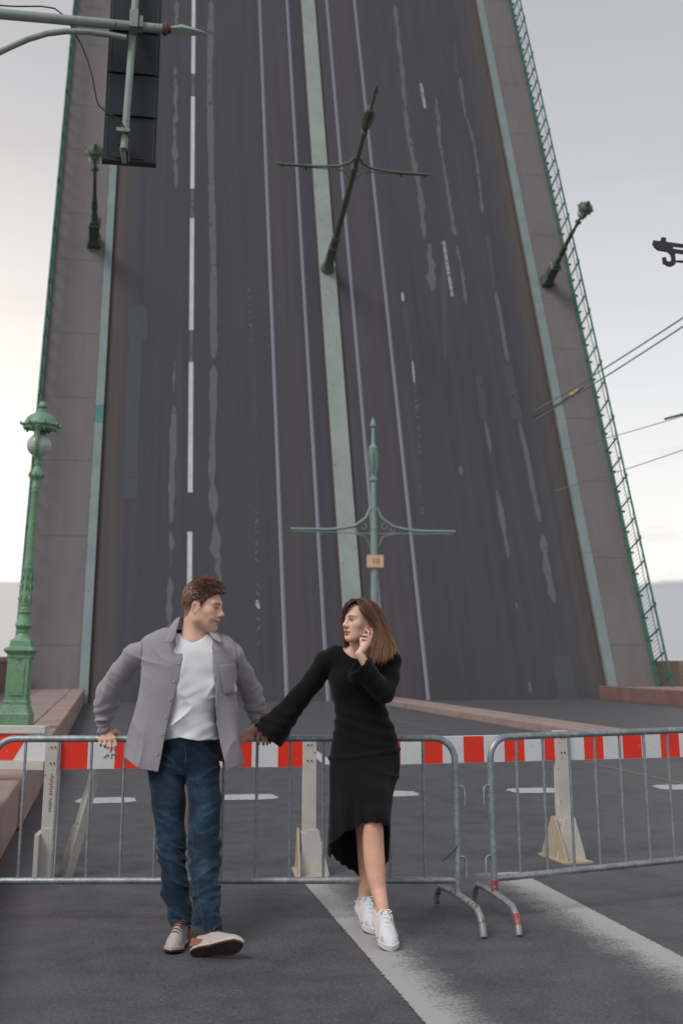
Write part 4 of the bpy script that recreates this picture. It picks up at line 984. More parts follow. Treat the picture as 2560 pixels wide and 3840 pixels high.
def ribbons(guides, n, jit, wd, seed, cols, taper=.25, wander=.01, nseg=12):
    # strands of hair blended between neighbouring guide curves; one mesh of thin leaves
    rs = np.random.RandomState(seed); Gd = []
    for g in guides:
        g = np.array(g, float); t_ = np.linspace(0, 1, len(g)); q = np.linspace(0, 1, nseg+1)
        cs = np.stack([np.interp(q, t_, g[:, k]) for k in range(3)], 1)
        for _ in range(2): cs[1:-1] = .25*cs[:-2]+.5*cs[1:-1]+.25*cs[2:]
        Gd.append(cs)
    Gd = np.array(Gd); m = len(Gd); P = []; F = []; C = []; base = 0
    for i in range(n):
        f_ = rs.rand()*(m-1); k = min(int(f_), m-2); f_ -= k; c_ = Gd[k]*(1-f_)+Gd[k+1]*f_
        q = np.linspace(0, 1, nseg+1); off = rs.randn(3)*jit; ph = rs.rand(3)*6.28; am = rs.randn(3)*wander
        c_ = c_+off*(.35+.65*q[:, None])+am*np.sin(q[:, None]*rs.uniform(2, 6)+ph)*q[:, None]
        e = rs.uniform(.78, 1.0); c_ = np.stack([np.interp(q*e, q, c_[:, d_]) for d_ in range(3)], 1)
        tn = np.gradient(c_, axis=0); tn /= np.linalg.norm(tn, axis=1)[:, None]+1e-9; sd_ = np.cross(tn, rs.randn(3)*.6+np.array((0, 1, 0.))); sd_ /= np.linalg.norm(sd_, axis=1)[:, None]+1e-9
        w_ = wd*rs.uniform(.5, 1.2)*(1-(1-taper)*q)[:, None]*.5
        P.append(np.stack([c_-sd_*w_, c_+sd_*w_], 1).reshape(-1, 3)); idx = base+np.arange(nseg)*2; F.append(np.stack([idx, idx+1, idx+3, idx+2], 1)); base += 2*(nseg+1)
        sh = rs.uniform(.6, 1.35); cc = cols(q, c_)*sh; C.append(np.repeat(cc, 2, 0))
    return np.concatenate(P), np.concatenate(F), np.concatenate(C)
def hand(F, wrist, knuckles, fingers, thumb, rp=.0135, rf=.0088, wr=.024):
    # palm from the wrist to each knuckle, then a chain of joints for each finger
    wrist = V3(wrist); kn = [V3(k) for k in knuckles]; mid = sum(kn)/4
    for k in kn: F.cone(wrist*.75+mid*.25, k, wr*.75, rp*.92, .012)
    F.cone(kn[0], kn[3], rp*.85, rp*.85, .01)
    for k, fg, q in zip(kn, fingers, (1.0, 1.02, .97, .86)):
        pts = [k]+[V3(p) for p in fg]; F.chain(pts, [rf*1.12*q]+[rf*(1.03-.11*i)*q for i in range(1, len(pts))], .004)
    pts = [wrist*.55+kn[0]*.45]+[V3(p) for p in thumb]; F.chain(pts, [rf*1.75]+[rf*(1.28-.13*i) for i in range(1, len(pts))], .009)
# ------------------------------------------------------------------ the man
MY = 7.06
SK_M = (.75, .47, .355)
mh_o = A3(757, 2277, MY); mh_R = frame((math.cos(R(14)), -math.sin(R(14)), 0), R(-7), R(0)); mh_s = 1.075
HM = head_field(False)
def loc(P, o, Rm, s): return ((P-V3(o))@np.array(Rm, f32))/V3(s if hasattr(s, '__len__') else (s,)*3)
def wld(L, o, Rm, s): return (np.array(L, float)*np.array(s if hasattr(s, '__len__') else (s,)*3))@np.array(Rm).T+np.array(o)
B = Field(); B.sub(HM, mh_o, mh_R, mh_s, .17, .02)
nb_ = A3(722, 2420, 7.09)
B.cone(wld((-.03, 0, -.035), mh_o, mh_R, mh_s), nb_, .06, .068, .03)
B.cone(wld((-.045, 0, -.02), mh_o, mh_R, mh_s), nb_+V3((0, .04, .0)), .052, .06, .03)
B.cone(wld((-.02, -.045, -.05), mh_o, mh_R, mh_s), A3(722, 2392, 7.03), .013, .006, .03)       # neck muscle
B.cone(A3(600, 2432, 7.1), A3(825, 2432, 7.1), .04, .04, .05); B.cone(A3(720, 2430, 7.1), A3(712, 2560, 7.14), .09, .08, .06)
sR, eR, wR = A3(560, 2435, 7.1), A3(400, 2612, 7.3), A3(390, 2737, 7.305)
sL, eL, wL = A3(850, 2430, 7.1), A3(940, 2598, 7.3), A3(968, 2732, 7.335)
B.chain([A3(575, 2440, 7.1), A3(505, 2460, 7.13), A3(452, 2520, 7.2), A3(405, 2595, 7.26), A3(392, 2660, 7.3), wR], [.035, .035, .036, .036, .03, .027], .02); B.chain([A3(825, 2435, 7.1), A3(868, 2465, 7.13), A3(905, 2530, 7.21), A3(940, 2596, 7.28), A3(958, 2660, 7.325), wL], [.035, .035, .035, .035, .03, .027], .02)
FY = 7.282
hand(B, A3(391, 2738, 7.31), [A3(425, 2768, FY), A3(409, 2770, FY-.004), A3(390, 2771, FY-.002), A3(373, 2771, FY)],
     [[A3(430, 2792, FY-.012), A3(426, 2808, FY-.004)], [A3(411, 2797, FY-.014), A3(411, 2815, FY-.006)], [A3(390, 2788, FY-.014), A3(389, 2798, FY+.002)], [A3(372, 2786, FY-.012), A3(375, 2794, FY+.002)]],
     [A3(428, 2740, 7.325), A3(440, 2748, 7.345), A3(438, 2768, 7.352)], .0145, .0105, .027)
LY = 7.284
hand(B, A3(974, 2735, 7.335), [A3(966, 2750, LY), A3(982, 2751, LY-.003), A3(996, 2755, LY-.001), A3(1008, 2762, LY+.002)],
     [[A3(964, 2772, LY-.012), A3(966, 2788, LY+.004)], [A3(982, 2774, LY-.013), A3(983, 2790, LY+.004)], [A3(996, 2776, LY-.012), A3(997, 2789, LY+.004)], [A3(1008, 2776, LY-.008), A3(1008, 2785, LY+.004)]],
     [A3(955, 2745, 7.32), A3(946, 2762, 7.33)], .0145, .0105, .027)
def man_tint(P):
    L = loc(P, mh_o, mh_R, mh_s); c = np.tile(np.array(SK_M, f32), (len(P), 1)); hd = (np.abs(L) < .16).all(1) & (L[:, 2] > -.13)
    c[hd] = face_tint(L[hd], False, SK_M)
    zc = zline(L[hd][:, 0], L[hd][:, 1]); m = ss(-.012, .012, L[hd][:, 2]-zc+.004*vnoise(L[hd]*220)); c[hd] = c[hd]*(1-.75*m[:, None])+np.array((.06, .032, .022))*.75*m[:, None]
    hz = P[:, 2] < 1.06; n_ = vnoise(P*40); c[hz] *= (1+.07*n_[hz])[:, None]; c[hz] *= np.array((1.0, .95, .93), f32)
    return c
def zline(x, y):      # hair line of a short men's cut: forehead, temple, sideburn, over the ear, nape
    side = np.interp(x, [-.12, -.075, -.055, -.04, -.03, .0, .008, .02, .028, .045, .06, .075, .09, .12], [-.06, -.062, -.045, -.012, .036, .04, .03, -.004, .02, .05, .066, .08, .086, .09])
    return side
man = sculpt(B, (-1.62, 6.45, .02), (-.3, 7.6, 1.95), .0034, 'person', M['skin'], None, man_tint)
tag(man, 'man in grey corduroy overshirt, white tee and jeans leaning on the barrier, looking right', 'person', 'couple leaning on the barrier')

# hair: a close cap plus thousands of short strands
cap = Field(); cap.PAD = .05
cap.ell((-.01, 0, .046), (.103, .0785, .091), .0)
cap.ell((.012, 0, .088), (.09, .064, .033), .03); cap.ell((.078, 0, .092), (.032, .05, .019), .025); cap.ell((-.05, 0, .06), (.064, .074, .075), .03)
cap.cut(lambda P: (zline(P[:, 0], P[:, 1])-P[:, 2]+.006*vnoise(P*170, 3))*.8)
cap.disp(lambda P: .0035*vnoise(P*np.array((50, 110, 110), f32), 5)+.002*vnoise(P*220, 6))
mhair = Field(); mhair.sub(cap, mh_o, mh_R, mh_s, .17)
def hair_m(P):
    L = loc(P, mh_o, mh_R, mh_s); f_ = ss(-.0, .09, L[:, 2]); back = ss(.02, -.1, L[:, 0]); n_ = .5+.5*vnoise(L*130, 9)
    return np.array((.105, .048, .029))*(.7+.6*n_[:, None])*(1-.45*back[:, None])+np.array((.24, .14, .08))*(.45*back*(.5+n_))[:, None]  # back of the head coloured lighter, as if backlit
mcap = sculpt(mhair, mh_o-.19, mh_o+.19, .0027, 'hair', M['hair'], man, hair_m)
rs = np.random.RandomState(4); P_ = []; F_ = []; C_ = []; base = 0
for i in range(13000):
    d_ = rs.randn(3); d_ /= np.linalg.norm(d_)
    p = np.array((-.01, 0, .046))+d_*np.array((.104, .079, .092))
    zl = zline(p[0], p[1])
    if p[2] < zl+.001: continue
    top = float(ss(.06, .12, p[2])); nrm = d_/np.array((.104, .079, .092)); nrm /= np.linalg.norm(nrm)
    flow = np.array((.9, .15*rs.randn(), -.1)) if top > .3 else np.array((-.25, 0, -1.0))
    ln = (.013+.02*top*(1+.5*max(0, p[0]*8)))*rs.uniform(.5, 1.35); dr = nrm*(.2+.05*top)+flow*1.0+rs.randn(3)*.25; dr /= np.linalg.norm(dr)
    st = p+nrm*(.003+.013*top); q0_, q1_, q2_ = st, st+dr*ln*.5, st+dr*ln+np.array((.0, 0, -.3*ln*top*max(0, p[0]*10)))
    sd_ = np.cross(dr, rs.randn(3)); sd_ /= np.linalg.norm(sd_); w_ = .0009
    pts = [q0_-sd_*w_, q0_+sd_*w_, q1_-sd_*w_*.8, q1_+sd_*w_*.8, q2_-sd_*w_*.2, q2_+sd_*w_*.2]
    P_ += [wld(x, mh_o, mh_R, mh_s) for x in pts]; F_ += [(base, base+1, base+3, base+2), (base+2, base+3, base+5, base+4)]; base += 6
    bk = float(ss(.02, -.1, p[0])); cc = (np.array((.12, .055, .033))*(1-.4*bk)+np.array((.36, .2, .105))*.5*bk)*rs.uniform(.65, 1.35); C_ += [cc, cc, cc, cc, cc*1.3, cc*1.3]  # strands at the back carry the same painted backlight
mesh_np('hair_strands', np.array(P_), np.array(F_), M['hair'], mcap, np.array(C_))

def ridge(P, sc, seed): n_ = vnoise(P*np.array(sc, f32), seed); return (1-np.abs(n_))**4
# white tee
def zof(py, Y): return float(A3(700, py, Y)[2])
def xof(px, py, Y): return float(A3(px, py, Y)[0])
def row(py, xl, xr, Y, b): return (zof(py, Y), xof((xl+xr)/2, py, Y), Y, (xof(xr, py, Y)-xof(xl, py, Y))/2, b)
T = Field(); TY = 7.1
T.loft([row(2830, 596, 816, TY+.02, .124), row(2790, 598, 815, TY+.02, .124), row(2700, 602, 810, TY+.01, .116), row(2600, 592, 832, TY, .122), row(2500, 575, 858, TY, .128), row(2440, 570, 862, TY, .122), row(2400, 610, 830, TY, .1), row(2370, 650, 790, TY, .085)], 2.3)
nk = A3(722, 2375, 7.07)
tn = A3(714, 2350, 7.0)
T.cut(lambda P: np.where(P[:, 2] > tn[2]-.12, (1-np.sqrt(((P[:, 0]-tn[0]-.008)/.079)**2+((P[:, 2]-tn[2])/.075)**2))*.07, -.3).astype(f32), .004)
hemz = zof(2776, 6.985)
T.cut(lambda P: hemz-.006*np.sin(P[:, 0]*30)-P[:, 2], .002)
def tee_f(P):
    x = P[:, 0]-xof(712, 2600, 7.0); z = P[:, 2]; low = ss(1.42, 1.12, z)
    w1 = np.sin((z*1.0-x*.55)*52+3*vnoise(P*6, 2)); w2 = np.sin((z+x*.35)*31+2.5*vnoise(P*7, 3))
    Q = P.copy(); Q[:, 2] -= x*.55; return -.008*low*np.maximum(w1, -.2)*(.4+.6*ss(-.4, .6, vnoise(P*4, 8)))-.004*w2*ss(1.5, 1.2, z)-.004*np.sin((x*1.0+z*.2)*60)*ss(1.1, 1.02, z)*.6-.013*ridge(Q, (5, 5, 17), 3)*ss(1.55, 1.3, z)+.006
T.disp(tee_f)
tee = sculpt(T, (-1.15, 6.9, .95), (-.45, 7.3, 1.62), .005, 't_shirt', M['tee'], man)

# jeans
Jn = Field()
Jn.loft([row(2900, 556, 818, 7.11, .11), row(2880, 542, 822, 7.12, .122), row(2850, 540, 820, 7.12, .128), row(2800, 575, 808, 7.13, .122), row(2752, 594, 802, 7.12, .113)], 2.2, .03)
Jn.chain([A3(618, 2870, 7.11), A3(626, 3010, 7.06), A3(638, 3180, 6.99), A3(652, 3340, 6.9), A3(672, 3440, 6.83), A3(679, 3472, 6.8)], [.112, .1, .079, .077, .066, .06], .03)
Jn.chain([A3(748, 2870, 7.1), A3(764, 3000, 7.03), A3(762, 3170, 6.94), A3(761, 3330, 6.8), A3(768, 3440, 6.68), A3(780, 3500, 6.62)], [.108, .096, .09, .079, .077, .074], .022)
ha, na = A3(676, 3474, 6.8), V3((.05, -.12, -1.0)); hb_, nb2 = A3(780, 3494, 6.62), V3((-.28, .0, -1.0))
def hemcut(c_, n_, lo, hi):
    n_ = n_/np.linalg.norm(n_)
    def fn(P):
        d = (P-c_)@n_; far = ((P-c_)**2).sum(1) > .2**2; sidex = (P[:, 0] < lo) | (P[:, 0] > hi)
        return np.where(far | sidex, -1.0, d).astype(f32)
    return fn
xm = float(A3(716, 3480, 6.72)[0])
Jn.cut(hemcut(ha, na, -9, xm), .002); Jn.cut(hemcut(hb_, nb2, xm, 9), .002)
kz1, kz2 = float(A3(640, 3190, 7)[2]), float(A3(650, 3420, 6.85)[2])
def jean_f(P):
    z = P[:, 2]; left = P[:, 0] < xm; sg = np.where(left, 1, -1).astype(f32); Q = P.copy(); Q[:, 2] += sg*(P[:, 0]-xm)*.45
    knee = np.exp(-((z-kz1+.0)/.11)**2); ank = np.exp(-((z-.2)/.12)**2); crot = np.exp(-((z-.86)/.09)**2)*.6
    w = np.sin((z+sg*(P[:, 0]-xm)*.55)*88+6*vnoise(P*6, 1))
    return -(.012*(knee+ank+crot)*ridge(Q, (7, 7, 24), 2)+.005*(knee+ank)*np.maximum(w, -.3)+.004*ridge(Q, (5, 5, 10), 6)+.002*vnoise(P*np.array((20, 20, 9), f32), 5)-.0115)
Jn.disp(jean_f)
fly = float(A3(697, 2840, 7)[0])
def denim_t(P):
    c = np.ones((len(P), 3), f32); z = P[:, 2]; f_ = (P[:, 1] < 7.05)
    for (a_, b_) in ((A3(626, 3010, 6.96), .13), (A3(764, 3000, 6.93), .13), (A3(762, 3280, 6.75), .1)):
        g_ = np.exp(-(((P-a_)/np.array((.05, .12, b_), f32))**2).sum(1)); c += g_[:, None]*np.array((1.5, 1.15, .95), f32)
    Q = P.copy(); Q[:, 2] += np.where(P[:, 0] < xm, 1, -1)*(P[:, 0]-xm)*.45; c *= (1+.3*vnoise(P*np.array((30, 30, 70), f32), 3)+.9*(ridge(Q, (7, 7, 24), 2)-.25))[:, None]; c = np.maximum(c, .3)
    hem = np.minimum(np.abs((P-ha)@(na/np.linalg.norm(na))+.012)+(P[:, 0] > xm), np.abs((P-hb_)@(nb2/np.linalg.norm(nb2))+.012)+(P[:, 0] < xm)); c *= (1+1.6*(hem < .009)*(z < .25)*(.5+.5*vnoise(P*150, 7)))[:, None]
    return c
jeans = sculpt(Jn, (-1.3, 6.45, .03), (-.45, 7.3, 1.06), .005, 'jeans', M['denim'], man, denim_t)
sm_pts = [(699, 2960, 6.975), (704, 3040, 6.945), (716, 3120, 6.895), (724, 3200, 6.855), (731, 3290, 6.785), (740, 3370, 6.715), (752, 3430, 6.655), (757, 3490, 6.565)]
# overshirt: an open shell with sleeves
JY = 7.11
O = Field(); O.loft([row(2930, 452, 922, JY, .155), row(2850, 463, 914, JY, .155), row(2780, 472, 905, JY, .15), row(2700, 488, 896, JY, .148), row(2620, 506, 888, JY, .146), row(2540, 521, 884, JY, .146), row(2470, 521, 884, JY, .138), row(2430, 517, 878, JY, .122), row(2398, 522, 852, JY, .1), row(2372, 560, 812, JY, .075), row(2352, 618, 784, JY+.01, .06)], 2.5, .02)
SLR = ([A3(556, 2428, JY), A3(505, 2452, JY+.02), A3(452, 2518, JY+.09), A3(405, 2592, 7.26), A3(394, 2640, 7.29), A3(389, 2668, 7.3), A3(388, 2690, 7.3), A3(389, 2730, 7.305)], [.058, .071, .069, .07, .072, .064, .052, .049])
SLL = ([A3(836, 2420, JY), A3(868, 2458, JY+.02), A3(905, 2528, JY+.1), A3(940, 2596, 7.28), A3(952, 2636, 7.31), A3(960, 2662, 7.325), A3(962, 2682, 7.33), A3(966, 2710, 7.335)], [.06, .068, .066, .064, .06, .055, .046, .044])
OB = Field(); OB.ops = list(O.ops); OB.chain(*SLR, .02); OB.chain(*SLL, .02)
cR1, cR2 = SLR[0][-2], SLR[0][-1]; cL1, cL2 = SLL[0][-2], SLL[0][-1]
def sleeve_f(P):
    w = 0
    for (e_, wr_, sd_) in ((SLR[0][4], SLR[0][-1], 1), (SLL[0][4], SLL[0][-1], -1)):
        ax = (wr_-e_); L_ = np.linalg.norm(ax); ax = ax/L_; s_ = (P-e_)@ax; near = np.exp(-(((P-(e_+wr_)/2)/.14)**2).sum(1))
        ph = s_*105+(P[:, 0]-e_[0])*28*sd_+2.5*vnoise(P*10, 3); w = w+near*(.005*np.maximum(np.sin(ph), -.5)+.011*ridge(P+V3((0, 0, 0)), (9, 9, 26), 4))*ss(-.08, .02, s_)
        el = np.exp(-(((P-e_-V3((0, 0, .12)))/.13)**2).sum(1)); Qs = P.copy(); Qs[:, 2] += sd_*.8*P[:, 0]; w = w+el*.01*ridge(Qs, (6, 6, 17), 5)
    body = .004*vnoise(P*np.array((10, 10, 3), f32), 6)+.011*(ridge(P+P[:, 2:3]*V3((-.2, 0, 0)), (9, 6, 2.2), 7)-.3)*ss(1.5, 1.05, P[:, 2])+.006*ridge(P+P[:, 0:1]*V3((0, 0, .5)), (5, 5, 12), 9)*ss(1.2, 1.45, P[:, 2])
    return -(w+body-.006)
OB.disp(sleeve_f)
# front edges of the open overshirt, in the photo
le = [(652, 2340), (650, 2400), (682, 2448), (671, 2527), (652, 2598), (630, 2684), (611, 2775), (587, 2900), (580, 2940)]
re_ = [(775, 2340), (783, 2388), (790, 2450), (793, 2503), (800, 2589), (807, 2718), (821, 2799), (845, 2890), (852, 2940)]
FYf = 6.965
lz = np.array([A3(x, y, FYf) for x, y in le]); rz = np.array([A3(x, y, FYf) for x, y in re_])
lz = lz[np.argsort(lz[:, 2])]; rz = rz[np.argsort(rz[:, 2])]
hm = np.array([A3(x, y, FYf) for x, y in ((440, 2845), (458, 2848), (504, 2876), (520, 2884), (587, 2893), (640, 2885), (845, 2890), (917, 2871), (930, 2868))])
def over(P):
    d = OB(P); sh = np.maximum(d, -d-.009)
    z = P[:, 2]; xl = np.interp(z, lz[:, 2], lz[:, 0]); xr = np.interp(z, rz[:, 2], rz[:, 0])
    op = np.minimum(P[:, 0]-xl, xr-P[:, 0]); op = np.where(P[:, 1] < JY+.0, op, -.5)
    arm = np.minimum(((P-cR2)**2).sum(1), ((P-cL2)**2).sum(1)) < .2**2
    op = np.where(arm, -.5, op); sh = np.maximum(sh, op)
    hz = np.interp(P[:, 0], hm[:, 0], hm[:, 2])+np.where(P[:, 1] > JY+.05, .035, 0); bot = np.where((P[:, 2] < hz+.1) & ~arm, hz-P[:, 2], -.5); sh = np.maximum(sh, bot)
    for a_, b_ in ((cR1, cR2), (cL1, cL2)):      # cuff ends
        ax = (b_-a_)/np.linalg.norm(b_-a_); s_ = (P-b_)@ax+.0; nr = ((P-b_)**2).sum(1) < .12**2; sh = np.where(nr, np.maximum(sh, s_-.022), sh)
    nr = ((P-V3(nk)-V3((0, -.02, .02)))**2).sum(1) < .13**2      # open neck
    cy = np.sqrt((P[:, 0]-nk[0]-.0)**2+((P[:, 1]-nk[1])*.9)**2)-.083; sh = np.where(nr & (P[:, 2] > nk[2]-.03), np.maximum(sh, -cy), sh)
    return sh.astype(f32)
shirt = sculpt(over, (-1.62, 6.88, .8), (-.32, 7.46, 1.66), .0048, 'overshirt', M['corduroy'], man)
# collar, pocket, placket buttons
def sheet(rows, name, mat, parent, th=.006, sub=1):
    n, m = len(rows), len(rows[0]); vs = [p for r in rows for p in r]; fs = [(i*m+j, i*m+j+1, (i+1)*m+j+1, (i+1)*m+j) for i in range(n-1) for j in range(m-1)]
    me = bpy.data.meshes.new(name); me.from_pydata([tuple(float(c) for c in p) for p in vs], [], fs); me.materials.append(mat)
    o = bpy.data.objects.new(name, me); COL.objects.link(o); o.parent = parent
    s_ = o.modifiers.new('thick', 'SOLIDIFY'); s_.thickness = th; s_.offset = 0
    u_ = o.modifiers.new('soft', 'SUBSURF'); u_.levels = u_.render_levels = 2; me.polygons.foreach_set('use_smooth', [True]*len(me.polygons)); return o
cl = sheet([[A3(676, 2306, 7.12), A3(668, 2330, 7.03), A3(660, 2360, 6.985), A3(652, 2404, 6.955)],
            [A3(664, 2312, 7.11), A3(650, 2338, 7.02), A3(638, 2374, 6.965), A3(634, 2409, 6.945)],
            [A3(650, 2326, 7.11), A3(632, 2348, 7.04), A3(618, 2382, 6.975), A3(615, 2411, 6.945)]], 'collar', M['corduroy'], shirt)
cl2 = sheet([[A3(768, 2362, 7.05), A3(786, 2376, 7.0), A3(792, 2392, 6.975)], [A3(778, 2356, 7.06), A3(803, 2376, 7.01), A3(813, 2404, 6.965)], [A3(790, 2356, 7.09), A3(822, 2382, 7.03), A3(834, 2414, 6.97)]], 'collar', M['corduroy'], shirt)
cl3 = sheet([[A3(676, 2308, 7.12), A3(700, 2300, 7.17), A3(760, 2310, 7.17), A3(790, 2352, 7.09)], [A3(655, 2330, 7.14), A3(690, 2345, 7.2), A3(770, 2345, 7.2), A3(800, 2372, 7.12)]], 'collar_stand', M['corduroy'], shirt)
sheet([[A3(792, 2570, 7.2), A3(815, 2570, 7.2), A3(850, 2570, 7.2)], [A3(790, 2720, 7.21), A3(818, 2720, 7.21), A3(860, 2720, 7.21)], [A3(800, 2855, 7.22), A3(830, 2862, 7.22), A3(870, 2866, 7.22)]], 'lining', M['lining'], shirt, .004)
from mathutils.bvhtree import BVHTree
def bvh_of(o):
    me = o.data; return BVHTree.FromPolygons([v_.co for v_ in me.vertices], [p_.vertices for p_ in me.polygons])
def snap(tree, px, py, off=.002):          # the point of a surface seen at a photo pixel
    o_ = Vector((0, 0, CAM_H)); d_ = sight(px, py).normalized(); h_ = tree.ray_cast(o_, d_)
    return (h_[0]+h_[1]*off, h_[1]) if h_[0] is not None else (None, None)
bt = bvh_of(shirt)
for x, y in ((669, 2484), (652, 2551), (635, 2619), (620, 2686), (606, 2749), (588, 2823), (373, 2731)):
    p_, n_ = snap(bt, x-3, y)
    if p_ is None: continue
    Mx = Matrix.Translation(p_) @ n_.to_track_quat('Z', 'Y').to_matrix().to_4x4()
    b = MB(); b.lathe([(.0095, -.003), (.0095, .002), (.0085, .004), (.006, .003), (.0055, .0025)], 14, Mx); b.build('button', M['button'], shirt, smooth=40)
pk = []
for i in range(7):
    r_ = []
    for j in range(6):
        x0, x1 = 815+(832-815)*i/6, 879+(886-879)*i/6; y0, y1 = 2494+(2604-2494)*i/6, 2484+(2594-2484)*i/6
        p_, n_ = snap(bt, x0+(x1-x0)*j/5, y0+(y1-y0)*j/5, .009); r_.append(p_ if p_ is not None else at(x0+(x1-x0)*j/5, y0+(y1-y0)*j/5, 6.96))
    pk.append(r_)
sheet(pk, 'chest_pocket', M['corduroy'], shirt, .006)
def seam(tree, pts, r_, name, mat, parent, off=.0005):
    P = []
    pts = [(pts[i][0]+(pts[i+1][0]-pts[i][0])*k/6, pts[i][1]+(pts[i+1][1]-pts[i][1])*k/6) for i in range(len(pts)-1) for k in range(6)]
    for x, y in pts:
        p_, _ = snap(tree, x, y, off)
        if p_ is not None: P.append(p_)
    if len(P) > 2: b = MB(); b.tube(P, r_, 6); b.build(name, mat, parent, smooth=60)
M['seam'] = m_plain('corduroy_seam', (.16, .15, .165), .9)
seam(bt, [(525, 2395), (530, 2420), (527, 2450), (524, 2480), (530, 2515)], .0025, 'armhole_seam', M['seam'], shirt); seam(bt, [(872, 2400), (880, 2425), (884, 2460), (886, 2500), (886, 2540)], .0025, 'armhole_seam', M['seam'], shirt)
seam(bt, [(357, 2700), (375, 2708), (395, 2706), (417, 2695)], .0025, 'cuff_seam', M['seam'], shirt)
jt = bvh_of(jeans); seam(jt, [(700, 2960), (704, 3040), (714, 3120), (723, 3200), (730, 3290), (739, 3370), (750, 3430), (756, 3488)], .0022, 'inseam', M['stitch'], jeans)
seam(jt, [(683, 2785), (690, 2805), (693, 2830), (690, 2862), (692, 2885)], .0028, 'fly_seam', M['stitch'], jeans); seam(jt, [(752, 2782), (760, 2796), (776, 2806), (798, 2810)], .0026, 'pocket_seam', M['stitch'], jeans)

# shoes: local x to the toe, z up from the sole, origin under the heel
def make_shoe(name, toe, kind, L, fem=False):
    pass
def shoe(parent, name, o, fwd, pitch, tilt, L, style):
    Rm = frame(fwd, pitch, tilt); s = L/.29; parts = []
    def mk(fld, nm, mat, lo, hi, h=.0035, color=None, par=None):
        W = Field(); W.sub(fld, o, Rm, s, .4); c_ = V3(o)+np.array(Rm, f32)@V3((.145*s, 0, .05)); return sculpt(W, c_-.26*s, c_+.26*s, h, nm, mat, par if par is not None else parent, color)
    def outline(x): return np.interp(x, [0, .02, .06, .12, .18, .22, .26, .285, .3], [.018, .031, .036, .034, .044, .047, .041, .022, .001]).astype(f32)
    def side(x): return np.interp(x, [0, .1, .2, .3], [0, -.003, .002, .006]).astype(f32)
    wide = 1.12 if style == 'runner' else 1.0
    def slab(z0, z1, grow, wav=0.0):
        F_ = Field()
        def fn(P):
            x = P[:, 0]; w_ = outline(np.clip(x, 0, .3))*wide+grow; d = np.abs(P[:, 1]-side(x))-w_; d = np.maximum(d, np.maximum(-x-grow*.5, x-.296-grow))
            lift = .018*ss(.2, .3, x)*1.0
            return np.maximum(d, np.maximum(z0+lift*.7-P[:, 2], P[:, 2]-z1-lift-wav*np.sin(x*40)*0))
        return F_.op(fn, (-.05, -.08, -.03), (.34, .08, .12), .004)
    th = .034 if style == 'runner' else .02
    up = Field()
    def upf(P):
        x = P[:, 0]; w_ = outline(np.clip(x, 0, .3))*wide; top = np.interp(x, [-.01, 0, .02, .06, .1, .14, .18, .22, .26, .285, .3], [.06, .088, .098, .092, .1, .096, .078, .062, .05, .036, .012]).astype(f32)+th*.7
        zz = (P[:, 2]-th*.5)/np.maximum(top-th*.5, .004); wz = w_*np.sqrt(np.clip(1-np.clip(zz, 0, 1)**2.6, 0.0, 1))
        d = np.maximum(np.abs(P[:, 1]-side(x))-wz, np.maximum(th*.5-P[:, 2], P[:, 2]-top)); return np.maximum(d, np.maximum(-x, x-.293))*.8
    up.op(upf, (-.03, -.08, 0), (.32, .08, .16), .01)
    up.ell((.06, 0, .125+th*.4), (.05, .024, .045), .008, 's')
    if style == 'runner':
        up.disp(lambda P: -.0025*np.maximum(0, np.sin((P[:, 0]*1.0+np.abs(P[:, 1])*.9+P[:, 2]*.6)*75))*ss(.0, .02, P[:, 2]-.03))
    sole = slab(0.006 if style != 'runner' else .004, th, .003)
    if style == 'runner':
        sole.ell((.04, 0, .02), (.06, .048, .026), .015)
    return dict(up=mk(up, 'upper', M['shoe'] if style == 'derby' else M['white_shoe'], 0, 0), sole=None), mk, sole, slab, Rm, s
def put(Rm, s, o, p): return np.array(o, float)+np.array(Rm)@(np.array(p, float)*s)
